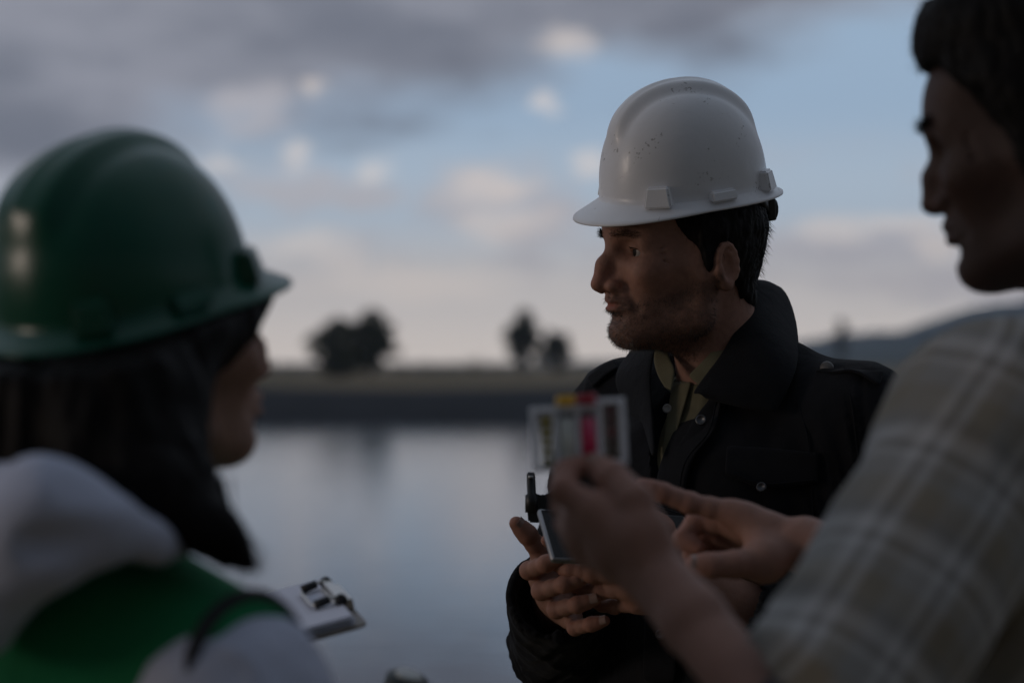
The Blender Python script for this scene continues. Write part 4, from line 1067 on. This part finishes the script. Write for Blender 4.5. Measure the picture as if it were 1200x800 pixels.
    for s in (1, -1):
        m_ = (np.abs(V[:, 2] - (.046 - .10 * np.abs(np.abs(V[:, 1]) - .03))) < .0040) & (V[:, 1] * s > .010) & (V[:, 1] * s < .050) & (V[:, 0] > .06)
        es = surf_strands(V, Q, m_, 260, .0090, (-.15, s * .6, .2), segs=4, seed=17 + s, jitter=.3); rv, rf = ribbons(es, .00028); obj('eyebrow', Wd(rv), rf, hm, root, kind='stuff')
    # shirt
    v = Vol((-.24, -.34, .80), (.50, .42, 1.56), .0055)
    v.ell((0, 0, 1.27), (.138, .19, .22), k=0); v.ell((.0, 0, 1.0), (.14, .18, .24), k=.06)
    Lw = bd.L(el * .86 + wr * .14); Rw = bd.L(el2 * .55 + wr2 * .45)
    v.cone((-.004, .03, 1.485), shl * .95 + np.array((0, 0, .02)), .052, .060, k=.06); v.cone((-.004, -.03, 1.485), shr, .052, .060, k=.06)
    v.ell(shl, (.082, .082, .085), k=.05)
    v.chain([shl, bd.L(el), Lw], [.078, .067, .062], k=.03); v.chain([shr, bd.L(el2), Rw], [.072, .062, .058], k=.03)
    d = nrm(Lw - bd.L(el)); v.cone(Lw - d * .012, Lw + d * .08, .050, .060, k=.004, mode='-')
    d = nrm(Rw - bd.L(el2)); v.cone(Rw - d * .012, Rw + d * .08, .047, .055, k=.004, mode='-')
    v.cone((.02, 0, 1.46), (.05, 0, 1.64), .066, .09, k=.01, mode='-')
    SV, SQ = v.mesh(); SV, SQ = biggest(SV, SQ); n = vnormals(SV, SQ); SV = SV + n * (.006 * (1 - np.abs(fbm(SV * np.array((10, 10, 7)), 51, 2))) ** 2 + .003 * fbm(SV * 22, 52, 2))[:, None]
    # plaid coordinates: along the arm / around it, and up / across on the trunk
    ax_ = nrm(bd.L(el) - shl); u_ = nrm(np.cross(ax_, bd.B.T @ np.array((0, 1, 0)))); q = SV - shl
    arm = np.stack([q @ ax_, q @ u_, q @ np.cross(ax_, u_)], 1)
    m = bpy.data.materials.new('plaid'); m.use_nodes = True; nt = m.node_tree; bs = nt.nodes['Principled BSDF']; N = nt.nodes.new; L = nt.links.new
    bs.inputs['Roughness'].default_value = .92; bs.inputs['Specular IOR Level'].default_value = .15
    at = N('ShaderNodeAttribute'); at.attribute_name = 'weave'; sp = N('ShaderNodeSeparateXYZ'); L(at.outputs['Vector'], sp.inputs[0])
    def stripe(sock, period, off, stops):
        mt = N('ShaderNodeMath'); mt.operation = 'MULTIPLY_ADD'; L(sock, mt.inputs[0]); mt.inputs[1].default_value = 1 / period; mt.inputs[2].default_value = off
        fr = N('ShaderNodeMath'); fr.operation = 'FRACT'; L(mt.outputs[0], fr.inputs[0]); rp = N('ShaderNodeValToRGB'); L(fr.outputs[0], rp.inputs[0])
        cr = rp.color_ramp; cr.interpolation = 'LINEAR'
        while len(cr.elements) < len(stops): cr.elements.new(.5)
        for e, (p, c) in zip(cr.elements, stops): e.position = p; e.color = (*c, 1)
        return rp.outputs[0]
    W_, T_, D_, K_ = (.48, .465, .46), (.25, .22, .175), (.21, .20, .185), (.29, .28, .265)
    a = stripe(sp.outputs[1], .060, .22, [(0, K_), (.18, K_), (.22, W_), (.30, W_), (.34, D_), (.40, D_), (.44, W_), (.52, W_), (.56, T_), (.82, T_), (.86, K_), (1, K_)])
    b2 = stripe(sp.outputs[0], .082, .12, [(0, W_), (.10, W_), (.14, D_), (.20, D_), (.24, W_), (.34, K_), (.50, K_), (.55, T_), (.78, T_), (.84, D_), (.90, D_), (1, W_)])
    mx = N('ShaderNodeMix'); mx.data_type = 'RGBA'; mx.inputs[0].default_value = .5; L(a, mx.inputs[6]); L(b2, mx.inputs[7]); L(mx.outputs[2], bs.inputs['Base Color'])
    obj('shirt', bd.W(SV), SQ, m, root, attrs={'weave': ('FLOAT_VECTOR', arm)})
    # collar
    ring = [bd.W((.02 + .075 * math.cos(t), .075 * math.sin(t), 1.475 + .02 * (1 - math.cos(t)))) for t in np.linspace(.5, 2 * math.pi - .5, 30)]
    ring2 = [bd.W((.022 + .088 * math.cos(t), .094 * math.sin(t), 1.452 + .015 * (1 - math.cos(t)))) for t in np.linspace(.35, 2 * math.pi - .35, 30)]
    sheet([ring, (np.array(ring) + ring2) / 2 + np.array((0, 0, .006)), ring2], .003, 'shirt_collar', m, root)
    legs_and_boots(root, bd, .92, MATS['dark_trousers'], MATS['boot_leather'])
man_in_plaid()

# ================================================================== the woman in the green helmet (left)
def woman():
    f = (.616, .788); bd = Body((-.32, 1.785), f)
    root = empty('person', (bd.t0[0], bd.t0[1], 0))
    tag(root, 'woman with long dark hair in a green vest over a white hoodie, seen from behind', 'person', 'people talking by the pond')
    base = (.30, .175, .130); sc = .86
    C = P(173, 424, 1.85); Hm = head_frame((.85, .527), -4, 0)
    nl = (bd.W((.0, 0, 1.28)) - C) @ Hm / sc
    V, Q, vol = make_head(nl, (.045, .048), h=.0022, p=dict(nose_tip=(.1115, 0, -.014), nose_r=.0085, jaw_w=.040, brow=.0085, jaw_r=.015, chin=(.080, 0, -.079), lips=1.08, bridge_r=.006))
    tint, bm = skin_tint(V, base)
    HC, HM = P(144, 350, 1.85), head_frame((.66, .751), -17, -3.5); q = ((V * sc) @ Hm.T + C - HC) @ HM       # the scalp is pressed in by the helmet's headband
    rr_ = np.hypot(q[:, 0] / .090, q[:, 1] / .074); f_ = np.where((q[:, 2] > -.006) & (rr_ > 1), 1 / rr_, 1.0); q[:, :2] *= f_[:, None]
    V = ((q @ HM.T + HC) - C) @ Hm / sc
    Wd = lambda X: (X * sc) @ Hm.T + C
    # left hand under the clipboard, right hand low round the bottle
    el = np.array((-.385, 2.06, 1.04)); wr = np.array((-.345, 2.27, 1.155)); B = frame(nrm((.75, .6, .25)), nrm((-.2, -.1, 1)))  # x fingers, z palm side up -> flip
    def place(Jl, o, X, Y, Z): return {k: ([o + X * p[0] * .9 + Y * p[1] * .9 + Z * p[2] * .9 for p in v[0]], v[1]) for k, v in Jl.items()}
    th = [(.03, .03, -.012), (.058, .045, -.025), (.082, .040, -.040), (.10, .030, -.046)]
    X = nrm((.80, .55, .20)); Zp = nrm(np.array((0, 0, -1)) - X * (X @ np.array((0, 0, -1)))); Y = np.cross(Zp, X)
    J = place(hand_joints([(18, 20, 12)] * 4, th, 1), wr, X, Y, Zp)
    Vl, Ql = hand_mesh(J, wr, el * .75 + wr * .25, wr=.024, er=.034, h=.0025, s=.9); tl = hand_tint(Vl, base, J)
    el2 = np.array((-.150, 1.80, 1.02)); wr2 = np.array((-.145, 2.06, 1.075)); X2 = nrm((.25, .93, .25)); Z2 = nrm(np.array((1, -.2, .0)) - X2 * (X2 @ np.array((1, -.2, 0)))); Y2 = np.cross(Z2, X2) * -1
    J2 = place(hand_joints([(35, 50, 35)] * 4, [(.03, .03, -.015), (.055, .04, -.035), (.075, .03, -.055), (.09, .015, -.062)], 1), wr2, X2, nrm(np.array((0, 0, 1)) - X2 * X2[2]), Z2)
    Vr, Qr = hand_mesh(J2, wr2, el2 * .75 + wr2 * .25, wr=.024, er=.034, h=.0025, s=.9); tr = hand_tint(Vr, base, J2)
    b = Vol((-.2, -.32, .05), (.45, .32, 1.40), .011)
    b.ell((0, 0, 1.15), (.085, .125, .18), k=0); b.ell((0, 0, .93), (.09, .13, .18), k=.05); b.cone((0, 0, 1.24), (.0, 0, 1.33), .05, .045, k=.03)
    for s in (1, -1): b.chain([(0, s * .09, .82), (.012, s * .10, .46), (-.01, s * .11, .1)], [.08, .05, .036], k=.03)
    shr, shl = np.array((.0, -.160, 1.260)), np.array((.0, .155, 1.260))
    b.chain([(0, .04, 1.29), shl, bd.L(el), bd.L(el * .75 + wr * .25)], [.04, .042, .036, .03], k=.02); b.chain([(0, -.04, 1.29), shr, bd.L(el2), bd.L(el2 * .75 + wr2 * .25)], [.04, .042, .036, .03], k=.02)
    Vb, Qb = b.mesh(); Vb = bd.W(Vb)
    VV, QQ = cat_mesh([(Wd(V), Q), (Vl, Ql), (Vr, Qr), (Vb, Qb)])
    tt = np.concatenate([tint, tl, tr, np.tile(np.array((*base, 1)), (len(Vb), 1))])
    obj('body', VV, QQ, skin, root, attrs={'tint': ('FLOAT_COLOR', tt)}); make_eyes(root, Hm, C, sc)
    hm = mat('brown_black_hair', (.0036, .0027, .0025), .6, spec=.10)
    # lashes
    for s in (1, -1):
        a = np.linspace(-.011, .012, 26); p = np.stack([.0875 - 6 * np.abs(a) ** 2 * 12, s * .0325 + a, .0225 - a * a * 14], 1)
        cu = np.stack([p, p + np.array((.006, 0, .0005)), p + np.array((.011, 0, .0045))], 1); rv, rf = ribbons(cu, .0005); obj('eyelashes', Wd(rv), rf, hm, root)
    # ---- hair: a mass over head and shoulders plus loose strands
    h = Vol((-.62, 1.55, 1.28), (-.10, 2.05, 1.62), .0042)
    toW = lambda p: np.asarray(p) * sc @ Hm.T + C
    h.ell(toW((-.008, 0, .040)), (.080, .076, .070), k=0)
    chains = [([toW((.020, -.070, .045)), P(184, 432, 1.785), P(184, 500, 1.755), P(208, 575, 1.70), P(258, 626, 1.672), P(299, 664, 1.66)], [.018, .019, .020, .018, .011, .004]),
              ([toW((.062, -.040, .088)), toW((.082, -.042, .058)), toW((.062, -.060, .034)), toW((.036, -.069, .012))], [.016, .011, .008, .007]),
              ([toW((.0, -.078, .03)), P(160, 470, 1.748), P(162, 540, 1.715), P(195, 590, 1.685), P(236, 622, 1.668)], [.03, .042, .036, .020, .006]),
              ([toW((-.05, -.06, .02)), P(130, 470, 1.742), P(120, 525, 1.73), P(135, 560, 1.71), P(160, 590, 1.69)], [.04, .045, .038, .024, .008]),
              ([toW((-.09, 0, .02)), P(60, 470, 1.77), P(50, 520, 1.76), P(40, 560, 1.75)], [.05, .055, .045, .030]),
              ([toW((-.09, .04, .02)), P(10, 450, 1.86), P(-5, 520, 1.85), P(-15, 600, 1.84)], [.05, .05, .045, .025]),
              ([toW((.0, .078, .03)), toW((.0, .085, -.06)), toW((.0, .09, -.16))], [.03, .035, .02])]
    for pts, rad in chains: h.chain(pts, rad, k=.03)
    HC, HM = P(142, 350, 1.85), head_frame((.66, .751), -17, -3.5); up_ = HM[:, 2]; below = lambda X: (X - HC) @ up_
    h.apply(lambda X_, Y_, Z_: (X_ - HC[0]) * up_[0] + (Y_ - HC[1]) * up_[1] + (Z_ - HC[2]) * up_[2] + .012, (-9, -9, -9), (9, 9, 9), .004, '&')
    hV, hQ = h.mesh(); hV, hQ = biggest(hV, hQ); n = vnormals(hV, hQ); hV = hV + n * (.004 * fbm(hV * np.array((75, 75, 9)), 61, 3))[:, None]
    hair = obj('hair', hV, hQ, hm, root)
    rg = np.random.default_rng(9); cu = []
    for pts, rad in chains:
        c = crom(pts, 60); rr = np.interp(np.linspace(0, 1, 60), np.linspace(0, 1, len(rad)), rad); ok_ = np.flatnonzero(below(c) < -.012 - 1.0 * rr)
        if len(ok_) < 8: continue
        pick = np.linspace(ok_[0], 59, 16).astype(int); c, rr = c[pick], rr[pick]
        for _ in range(130):
            o = rg.normal(size=3); o /= np.linalg.norm(o); sp_ = rg.uniform(.8, 1.12); wob = rg.normal(size=3) * .004
            cu.append(c + o * rr[:, None] * sp_ + np.sin(np.linspace(0, 5, 16) + rg.uniform(0, 6))[:, None] * wob + np.linspace(0, 1, 16)[:, None] ** 2 * rg.normal(size=3) * .004)
    for (a, e) in (((226, 470), (258, 640)), ((228, 440), (252, 600)), ((258, 560), (292, 668)), ((238, 560), (266, 650))):
        c = crom([P(*a, 1.76), P(a[0] * .6 + e[0] * .4 - 3, a[1] * .6 + e[1] * .4, 1.73), P(*e, 1.67)], 16)
        for _ in range(14): cu.append(c + rg.normal(size=3) * .003 + np.linspace(0, 1, 16)[:, None] * rg.normal(size=3) * .004)
    rv, rf = ribbons(np.array(cu), .00075); obj('hair_strands', rv, rf, hm, hair, kind='stuff')
    # ---- hoodie
    wm = mat('white_fleece', (.48, .51, .63), .95, spec=.15, sheen=.15, bump=[('noise', 160, .0012), ('noise', 700, .0005)], var=.06, vscale=10)
    v = Vol((-.30, -.36, .78), (.50, .36, 1.46), .0048)
    v.ell((0, 0, 1.150), (.104, .138, .185), k=0); v.ell((0, 0, .93), (.108, .14, .22), k=.06)
    for s in (1, -1): v.cone((-.005, s * .035, 1.314), (-.005, s * .115, 1.290), .042, .044, k=.04); v.ell((-.003, s * .140, 1.262), (.056, .050, .058), k=.03)
    Wl, Wr = bd.L(wr * .92 + el * .08), bd.L(wr2 * .92 + el2 * .08)
    v.chain([shl, bd.L(el), Wl], [.060, .054, .036], k=.03); v.chain([shr, bd.L(el2), Wr], [.069, .057, .036], k=.03)
    # the hood lying bunched round the neck
    hood = [bd.L(P(222, 642, 1.675)), bd.L(P(178, 634, 1.655)), bd.L(P(120, 622, 1.630)), bd.L(P(62, 602, 1.635)), bd.L(P(0, 606, 1.70)), bd.L(P(-30, 620, 1.86))]
    v.chain(hood, [.004, .008, .018, .031, .036, .030], k=.02)
    v.cone(bd.L(P(40, 632, 1.635)), bd.L(P(-40, 690, 1.66)), .034, .045, k=.04)
    v.cone(bd.L(P(150, 628, 1.59)), bd.L(P(40, 640, 1.60)), .004, .005, k=.022, mode='-')
    v.cone((.0, 0, 1.27), (.0, 0, 1.50), .050, .062, k=.012, mode='-')
    HV, HQ = v.mesh(); HV, HQ = biggest(HV, HQ); n = vnormals(HV, HQ)
    HV = HV + n * (.007 * (1 - np.abs(fbm(HV * np.array((9, 9, 13)), 71, 2))) ** 2 - .003 + .003 * fbm(HV * 24, 72, 2))[:, None]
    obj('hoodie', bd.W(HV), HQ, wm, root)
    # ---- vest
    gm = mat('green_vest', (.010, .175, .064), .9, spec=.2, sheen=.08, bump=[('noise', 90, .002), ('noise', 700, .0004)], var=.12, vscale=9)
    w = Vol((-.22, -.24, .80), (.22, .24, 1.42), .0048)
    w.ell((0, 0, 1.155), (.130, .178, .212), k=0); w.ell((0, 0, .93), (.130, .165, .23), k=.06)
    for s in (1, -1): w.cone((-.005, s * .035, 1.332), (-.002, s * .162, 1.284), .050, .058, k=.05)
    w.cone((-.004, 0, 1.27), (-.01, 0, 1.46), .056, .085, k=.012, mode='-')
    w.apply(lambda X, Y, Z: np.abs(Y) - .186 + 0 * X + 0 * Z, (-1, -1, 0), (1, 1, 2), .008, '&')
    GV, GQ = w.mesh(); GV, GQ = biggest(GV, GQ); n = vnormals(GV, GQ); GV = GV + n * (.0045 * fbm(GV * np.array((7, 7, 5)), 81, 2))[:, None]
    vest = obj('vest', bd.W(GV), GQ, gm, root); t = bvh(GV, GQ)
    tm = mat('black_trim', (.010, .010, .013), .8)
    for s in (1, -1):
        pts = []
        for a in np.linspace(0, 2 * math.pi, 48, endpoint=False):
            hit = t.ray_cast(Vector((0, s * .176, 1.258)), Vector((math.cos(a) * .7, 0, math.sin(a))))
            if hit[0] is not None: pts.append(np.array(hit[0]))
        pts = np.array(pts + pts[:1]); V_, F_ = tube(pts, .006, 8, False); obj('armhole_trim', bd.W(V_), F_, tm, vest)
    legs_and_boots(root, bd, .82, mat('blue_jeans', (.03, .04, .07), .9, bump=[('noise', 500, .0005)]), MATS['boot_leather'], w=.085, r=.085, sc=.9)
woman()
green_shell = mat('green_shell', (.0015, .074, .043), .28, spec=.38, coat=.0, bump=[('noise', 20, .0012)])
scuff(green_shell, .25, (.05, .09, .07))
hard_hat('hard_hat', 'glossy green hard hat on the woman with long hair', head_frame((.66, .751), -17, -3.5), P(144, 350, 1.85), green_shell, strap_m, .85, hz=.91)

# ================================================================== things in their hands
def clipboard():
    A = P(431, 730, 2.30); l = nrm((-.95, -.20, -.24)); s = nrm((-.22, .97, .08)); s = nrm(s - l * (l @ s)); n = nrm(np.cross(l, s)); n = n if n[2] > 0 else -n
    root = empty('clipboard', tuple(A)); tag(root, 'clipboard of white sheets with a metal clip, held out over the water', 'clipboard')
    def pt(a, b, c): return A + l * a + s * b + n * c
    def slab(x0, x1, y0, y1, z0, z1, name, m, r=.0, par=root, curl=0):
        xs = np.linspace(x0, x1, 10); out = []
        cor = []
        for (cx, cy, a0) in ((x0 + r, y0 + r, math.pi), (x1 - r, y0 + r, 1.5 * math.pi), (x1 - r, y1 - r, 0), (x0 + r, y1 - r, .5 * math.pi)):
            for a in (np.linspace(a0, a0 + math.pi / 2, 6) if r else [0]): cor.append((cx + r * math.cos(a), cy + r * math.sin(a)))
        k = len(cor); V = [pt(x, y, z0) for x, y in cor] + [pt(x, y, z1 + curl * max(0, x - .1) ** 2) for x, y in cor]
        F = [list(range(k))[::-1], list(range(k, 2 * k))] + [[i, (i + 1) % k, k + (i + 1) % k, k + i] for i in range(k)]
        return obj(name, V, F, m, par, smooth=False)
    slab(0, .315, 0, .228, -.003, 0, 'board', mat('board_brown', (.22, .19, .165), .6, var=.2, vscale=40), .012)
    pm = mat('paper', (.62, .63, .72), .85, spec=.15); rg = np.random.default_rng(2)
    for i in range(7):
        a, b = .012 + rg.uniform(-.0035, .0035), .008 + rg.uniform(-.003, .003)
        slab(a, .300, b, .218, .0004 + i * .0014, .0014 + i * .0014, 'sheet_of_paper', pm)
    zt = .0014 * 6 + .0017
    ink = mat('ink', (.06, .06, .10), .7)
    for i, (x0, x1, y) in enumerate([(.13, .21, .17), (.11, .23, .145), (.14, .22, .118), (.12, .2, .09), (.13, .19, .062)]):
        xx = np.linspace(x0, x1, 40); c = np.array([pt(x, y + .0035 * math.sin(q * 1.9 + i) * (.5 + rg.random()), zt) for q, x in enumerate(xx)])
        V, F = tube(c, .00035, 4); obj('handwriting', V, F, ink, root)
    mt = mat('clip_metal', (.55, .53, .50), .28, metal=1.0); rb = mat('clip_rubber', (.012, .012, .016), .6)
    M = np.stack([l, s, n], 1)
    e = empty('clip', tuple(pt(.02, .12, 0))); e.parent = root; e.matrix_parent_inverse = Matrix.Translation(root.location).inverted()
    def add(name, VF, m, sm=True):
        o = obj(name, *VF, m, None, smooth=sm); o.parent = e; o.matrix_parent_inverse = Matrix.Translation(e.location).inverted(); return o
    c0 = .118
    add('clip_bar', box(pt(.012, c0, .014), (.009, .094, .007), M, .002), mt, False)
    add('clip_base', box(pt(.010, c0, .006), (.020, .085, .012), M, .002), mt, False)
    for yy in (c0 - .050, c0 + .050): add('clip_end', tube([pt(.012, yy - .003, .014), pt(.012, yy + .003, .014)], .0062, 14), rb)
    wire = [pt(.012, c0 - .045, .017), pt(.022, c0 - .045, .0170), pt(.038, c0 - .042, .0140), pt(.040, c0, .0132), pt(.038, c0 + .042, .0140), pt(.022, c0 + .045, .0170), pt(.012, c0 + .045, .017)]
    add('clip_wire', tube(crom(wire, 40), .0018, 8), mt)
    for yy in (c0 - .044, c0 + .044): add('rubber_foot', tube([pt(.022, yy, .0168), pt(.038, yy, .0146)], [.0042, .0046], 12), rb)
clipboard()

def test_kit():
    o = P(678, 510, 1.955); X = nrm((.995, .06, .05)); Z = nrm((-.075, .02, .99)); Z = nrm(Z - X * (X @ Z)); Y = np.cross(Z, X); M = np.stack([X, Y, Z], 1); k = 1.955 / FPX
    root = empty('water_test_kit', tuple(o)); tag(root, 'clear water test kit with yellow and red capped vials pinched between fingers', 'test kit')
    T = lambda x, y, z: o + X * x * k + Y * y + Z * z * k
    B = lambda x0, x1, z0, z1, y=0, d=.010, bev=.0008: box(T((x0 + x1) / 2, y, (z0 + z1) / 2), (abs(x1 - x0) * k, d, abs(z1 - z0) * k), M, bev)
    def glow_plastic(name, c):
        m = bpy.data.materials.new(name); m.use_nodes = True; nt = m.node_tree; b = nt.nodes['Principled BSDF']; b.inputs['Base Color'].default_value = (*c, 1); b.inputs['Roughness'].default_value = .35
        t = nt.nodes.new('ShaderNodeBsdfTranslucent'); t.inputs[0].default_value = (*c, 1); mx = nt.nodes.new('ShaderNodeMixShader'); mx.inputs[0].default_value = .5
        nt.links.new(b.outputs[0], mx.inputs[1]); nt.links.new(t.outputs[0], mx.inputs[2]); nt.links.new(mx.outputs[0], nt.nodes['Material Output'].inputs[0]); return m
    fr = glow_plastic('frosted_plastic', (.88, .88, .90))
    cl = bpy.data.materials.new('clear_plastic'); cl.use_nodes = True; nt = cl.node_tree; nt.nodes.remove(nt.nodes['Principled BSDF']); N = nt.nodes.new
    t1 = N('ShaderNodeBsdfTransparent'); t1.inputs[0].default_value = (.93, .94, .95, 1); g1 = N('ShaderNodeBsdfGlossy'); g1.inputs['Roughness'].default_value = .12; m1 = N('ShaderNodeMixShader'); m1.inputs[0].default_value = .12
    for a_, b_ in ((t1.outputs[0], m1.inputs[1]), (g1.outputs[0], m1.inputs[2]), (m1.outputs[0], nt.nodes['Material Output'].inputs[0])): nt.links.new(a_, b_)
    def frame_(x0, x1, z0, z1, name, w=6):
        V, F = join([B(x0, x1, z1 - w, z1), B(x0, x1, z0, z0 + w), B(x0, x0 + w, z0 + w, z1 - w), B(x1 - w, x1, z0 + w, z1 - w)])
        f = obj(name, V, F, fr, root, smooth=False); V, F = B(x0 + w, x1 - w, z0 + w, z1 - w, 0, .0015, 0); obj('window', V, F, cl, f, smooth=False); return f
    frame_(-56, -24, -40, 36, 'case_panel'); frame_(22, 56, -36, 42, 'case_panel')
    V, F = join([B(-24, 22, 30, 36, 0, .016), B(-24, 22, -44, -37, 0, .016), B(-2, 2, -37, 30, 0, .016)]); obj('vial_holder', V, F, fr, root, smooth=False)
    for i, c in enumerate([(.34, .27, .04), (.30, .25, .035), (.26, .22, .04), (.23, .20, .05), (.20, .18, .06)]):
        V, F = B(-44, -31, 24 - i * 12 - 10, 24 - i * 12, -.002, .0012, 0); obj('colour_swatch', V, F, mat('yellow_swatch%d' % i, c, .5), root, smooth=False)
    for i, c in enumerate([(.085, .012, .022), (.075, .012, .016), (.13, .016, .02), (.055, .022, .014), (.045, .03, .018)]):
        V, F = B(33, 45, 32 - i * 12.5 - 10, 32 - i * 12.5, -.002, .0012, 0); obj('colour_swatch', V, F, mat('red_swatch%d' % i, c, .5), root, smooth=False)
    for (x, lc, cc, nm, al) in ((-13, (.92, .92, .86), (.85, .47, .04), 'yellow', .8), (12, (.95, .012, .24), (.42, .012, .03), 'red', .8)):
        V, F = tube([T(x, 0, -37), T(x, 0, 32)], .0068, 18); vi = obj('vial', V, F, cl, root)
        V, F = tube([T(x, 0, -35), T(x, 0, 20)], .0060, 16); obj('liquid', V, F, glow_plastic(nm + '_sample', lc), vi)
        V, F = tube([T(x, 0, 33), T(x, 0, 35), T(x, 0, 46), T(x, 0, 48)], [.0072, .0082, .0080, .0068], 20); obj('vial_cap', V, F, mat(nm + '_cap', cc, .4), vi)
        V, F = tube([T(x, 0, 27), T(x, 0, 33)], [.0075, .0075], 18); obj('vial_collar', V, F, fr, vi)
test_kit()

def controller_and_phone():
    bp = mat('device_black', (.010, .010, .012), .45, bump=[('noise', 300, .0003)])
    o = P(690, 600, 2.775); root = empty('handheld_controller', tuple(o)); tag(root, 'black handheld controller with a short antenna, cradled in the man\'s hands', 'controller')
    def extr(px, d0, d1, name, bev=.002):
        bm = bmesh.new(); vs = [bm.verts.new(P(u, v, d0)) for u, v in px]; f = bm.faces.new(vs); r = bmesh.ops.extrude_face_region(bm, geom=[f])
        for q in r['geom']:
            if isinstance(q, bmesh.types.BMVert): q.co.y += d1 - d0
        bmesh.ops.recalc_face_normals(bm, faces=bm.faces[:]); bmesh.ops.bevel(bm, geom=bm.edges[:], offset=bev, segments=2, affect='EDGES'); bm.verts.index_update()
        V = np.array([v.co[:] for v in bm.verts]); F = [[v.index for v in q.verts] for q in bm.faces]; bm.free(); return obj(name, V, F, bp, root, smooth=False)
    extr([(619, 612), (617, 582), (626, 578), (636, 581), (645, 577), (651, 566), (655, 552), (662, 544), (736, 541), (741, 548), (739, 566), (746, 582), (774, 594), (800, 602), (804, 616)], 2.80, 2.818, 'phone_clamp')
    V, F = tube([P(623, 600, 2.80), P(623, 580, 2.80), P(623, 578, 2.80), P(622, 556, 2.80), P(622, 553, 2.80)], [.0075, .0075, .0052, .0050, .0035], 12); obj('antenna', V, F, bp, root)
    V, F = tube([P(622, 560, 2.7945), P(622, 557, 2.7945)], [.0032, .0032], 10); obj('antenna_tip', V, F, mat('tip_metal', (.4, .4, .4), .4, metal=.6), root)
    # phone: silver rim, dark screen, leaning back in the clamp
    a, b = P(629, 598, 2.735), P(801, 606, 2.795); hv = np.array((.030, -.045, -.050)); hv *= .074 / np.linalg.norm(hv)
    wv = b - a; W_ = np.linalg.norm(wv); X = nrm(wv); Yv = nrm(hv - X * (X @ hv)); n = np.cross(X, Yv); n = n if n[1] < 0 else -n; M = np.stack([X, Yv, n], 1); c = a + wv / 2 + Yv * .039
    ph = empty('phone', tuple(c)); tag(ph, 'silver edged phone lying across the black controller, mostly behind the near hands', 'phone')
    V, F = box(c, (W_, .078, .009), M, .0035); obj('rim', V, F, mat('phone_silver', (.30, .30, .31), .4, metal=.85), ph)
    V, F = box(c + n * .0038, (W_ - .006, .072, .0024), M, .0005); obj('screen', V, F, mat('phone_screen', (.020, .020, .021), .5, spec=.25), ph, smooth=False)
    V, F = box(c - X * (W_ / 2 - .014) - Yv * .0345 + n * .0053, (.014, .003, .0012), M, .0004); obj('speaker_slot', V, F, bp, ph, smooth=False)
controller_and_phone()

def bottle():
    c = P(472, 818, 2.20); ax_ = nrm((.25, -.25, .93)); root = empty('sample_bottle', tuple(c - ax_ * .10)); tag(root, 'dark rimmed pale bottle top just rising into view at the bottom edge', 'bottle')
    pl = mat('bottle_pale', (.42, .42, .40), .4); dk = mat('bottle_cap_dark', (.012, .02, .02), .45)
    V, F = tube([c - ax_ * .10, c - ax_ * .095, c - ax_ * .02, c - ax_ * .006, c + ax_ * .002], [.026, .028, .028, .022, .018], 24); obj('bottle_body', V, F, pl, root)
    V, F = tube([c - ax_ * .002, c, c + ax_ * .020, c + ax_ * .0225], [.0195, .021, .020, .0165], 24); obj('cap', V, F, dk, root)
    V, F = tube([c + ax_ * .0226, c + ax_ * .0245, c + ax_ * .0255], [.013, .0125, .009], 24); obj('cap_disc', V, F, pl, root)
bottle()
